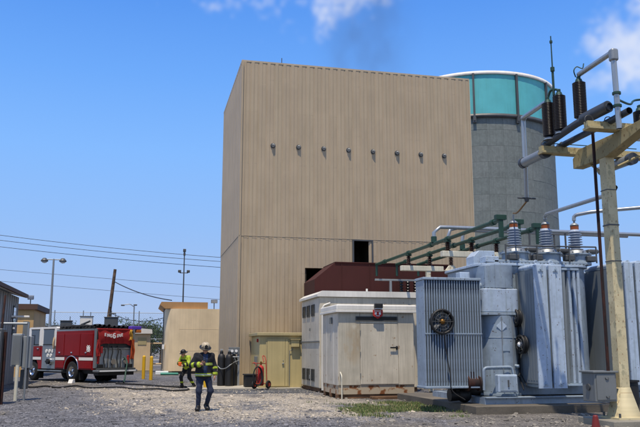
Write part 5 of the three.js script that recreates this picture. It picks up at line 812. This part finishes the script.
  part(hm, 'front_shield', [put(extr([[-.035, 0], [.035, 0], [.045, .06], [0, .1], [-.045, .06]], .008).rotateX(-.28).translate(0, -.005, .118))], o.shield);
  if (o.extra) o.extra(t); return t;
}
person({
  label: 'walking firefighter in dark coat, blue jeans and white patterned helmet', pos: [1.62, .01, -20.68], ry: -.02,
  j: { pelvis: [0, .94, 0], belly: [0, 1.1, .01], chest: [.0, 1.28, .02], neck: [.01, 1.47, .03], head: [.02, 1.585, .07], shR: [-.185, 1.405, .01], elR: [-.315, 1.17, .06], wrR: [-.09, 1.2, .235], shL: [.185, 1.405, 0], elL: [.275, 1.14, -.04], wrL: [.29, .905, .03], hipR: [-.09, .9, 0], knR: [-.12, .5, .06], anR: [-.125, .085, .0], heR: [-.125, .045, -.05], toeR: [-.15, .045, .15], hipL: [.09, .9, 0], knL: [.19, .51, .04], anL: [.10, .12, -.24], heL: [.10, .1, -.3], toeL: [.13, .045, -.1] },
  look: [.12, -.42, .9], hands: [[[-.09, 1.2, .235], [.8, .25, .35], [0, 1, .1], 1.0], [[.29, .905, .03], [.02, -1, .12], [0, .1, 1], .7]],
  cuff: .1, hem: .84, pants: M.denim, coat: M.navyCloth, band: M.lime, bands: [[.885, .965], [1.165, 1.235]], sleeve: [.2, .82], open: true, helmet: M.helmet, brim: M.leather, rib: M.black, shield: M.black,
  extra: (t) => { part(t, 'radio', [rbox(.055, .14, .03, -.0, 1.24, .285, .008), rod([.015, 1.31, .285], [.015, 1.45, .285], .006, 6)], M.black); },
});
person({
  label: 'firefighter in lime yellow jacket, black trousers and black helmet behind the first', pos: [1.86, .01, -32.8], ry: -.75,
  j: { pelvis: [0, .84, -.06], belly: [0, .98, .0], chest: [0, 1.14, .09], neck: [0, 1.29, .17], head: [0, 1.39, .24], shR: [-.185, 1.24, .12], elR: [-.27, 1.0, .18], wrR: [-.09, 1.02, .38], shL: [.185, 1.24, .12], elL: [.27, .99, .2], wrL: [.1, .92, .4], hipR: [-.09, .8, -.03], knR: [-.14, .45, .18], anR: [-.15, .085, .08], heR: [-.15, .045, .03], toeR: [-.18, .045, .23], hipL: [.09, .8, -.03], knL: [.16, .44, .02], anL: [.2, .1, -.26], heL: [.2, .07, -.31], toeL: [.23, .045, -.11] },
  look: [-.1, -.3, 1], hands: [[[-.09, 1.02, .38], [.75, -.1, .5], [0, 1, .1], 1.1], [[.1, .92, .4], [-.75, -.05, .5], [0, 1, .1], 1.1]],
  cuff: .1, hem: .76, pants: M.blackCloth, coat: M.lime, band: M.blackCloth, bands: [[.9, .97], [1.1, 1.16]], sleeve: [.3, .8], legBand: .2, helmet: M.black, brim: M.black, rib: M.black, shield: M.leather,
  extra: (t) => { part(t, 'air_mask_bag', [rbox(.14, .16, .1, .0, .98, .44, .03)], M.orange, 'orange bag held at the chest'); for (const c of t.children) if (c.name === 'trousers') for (const k of c.children) k.material = M.lime; },
});
renderer.render(scene, camera);
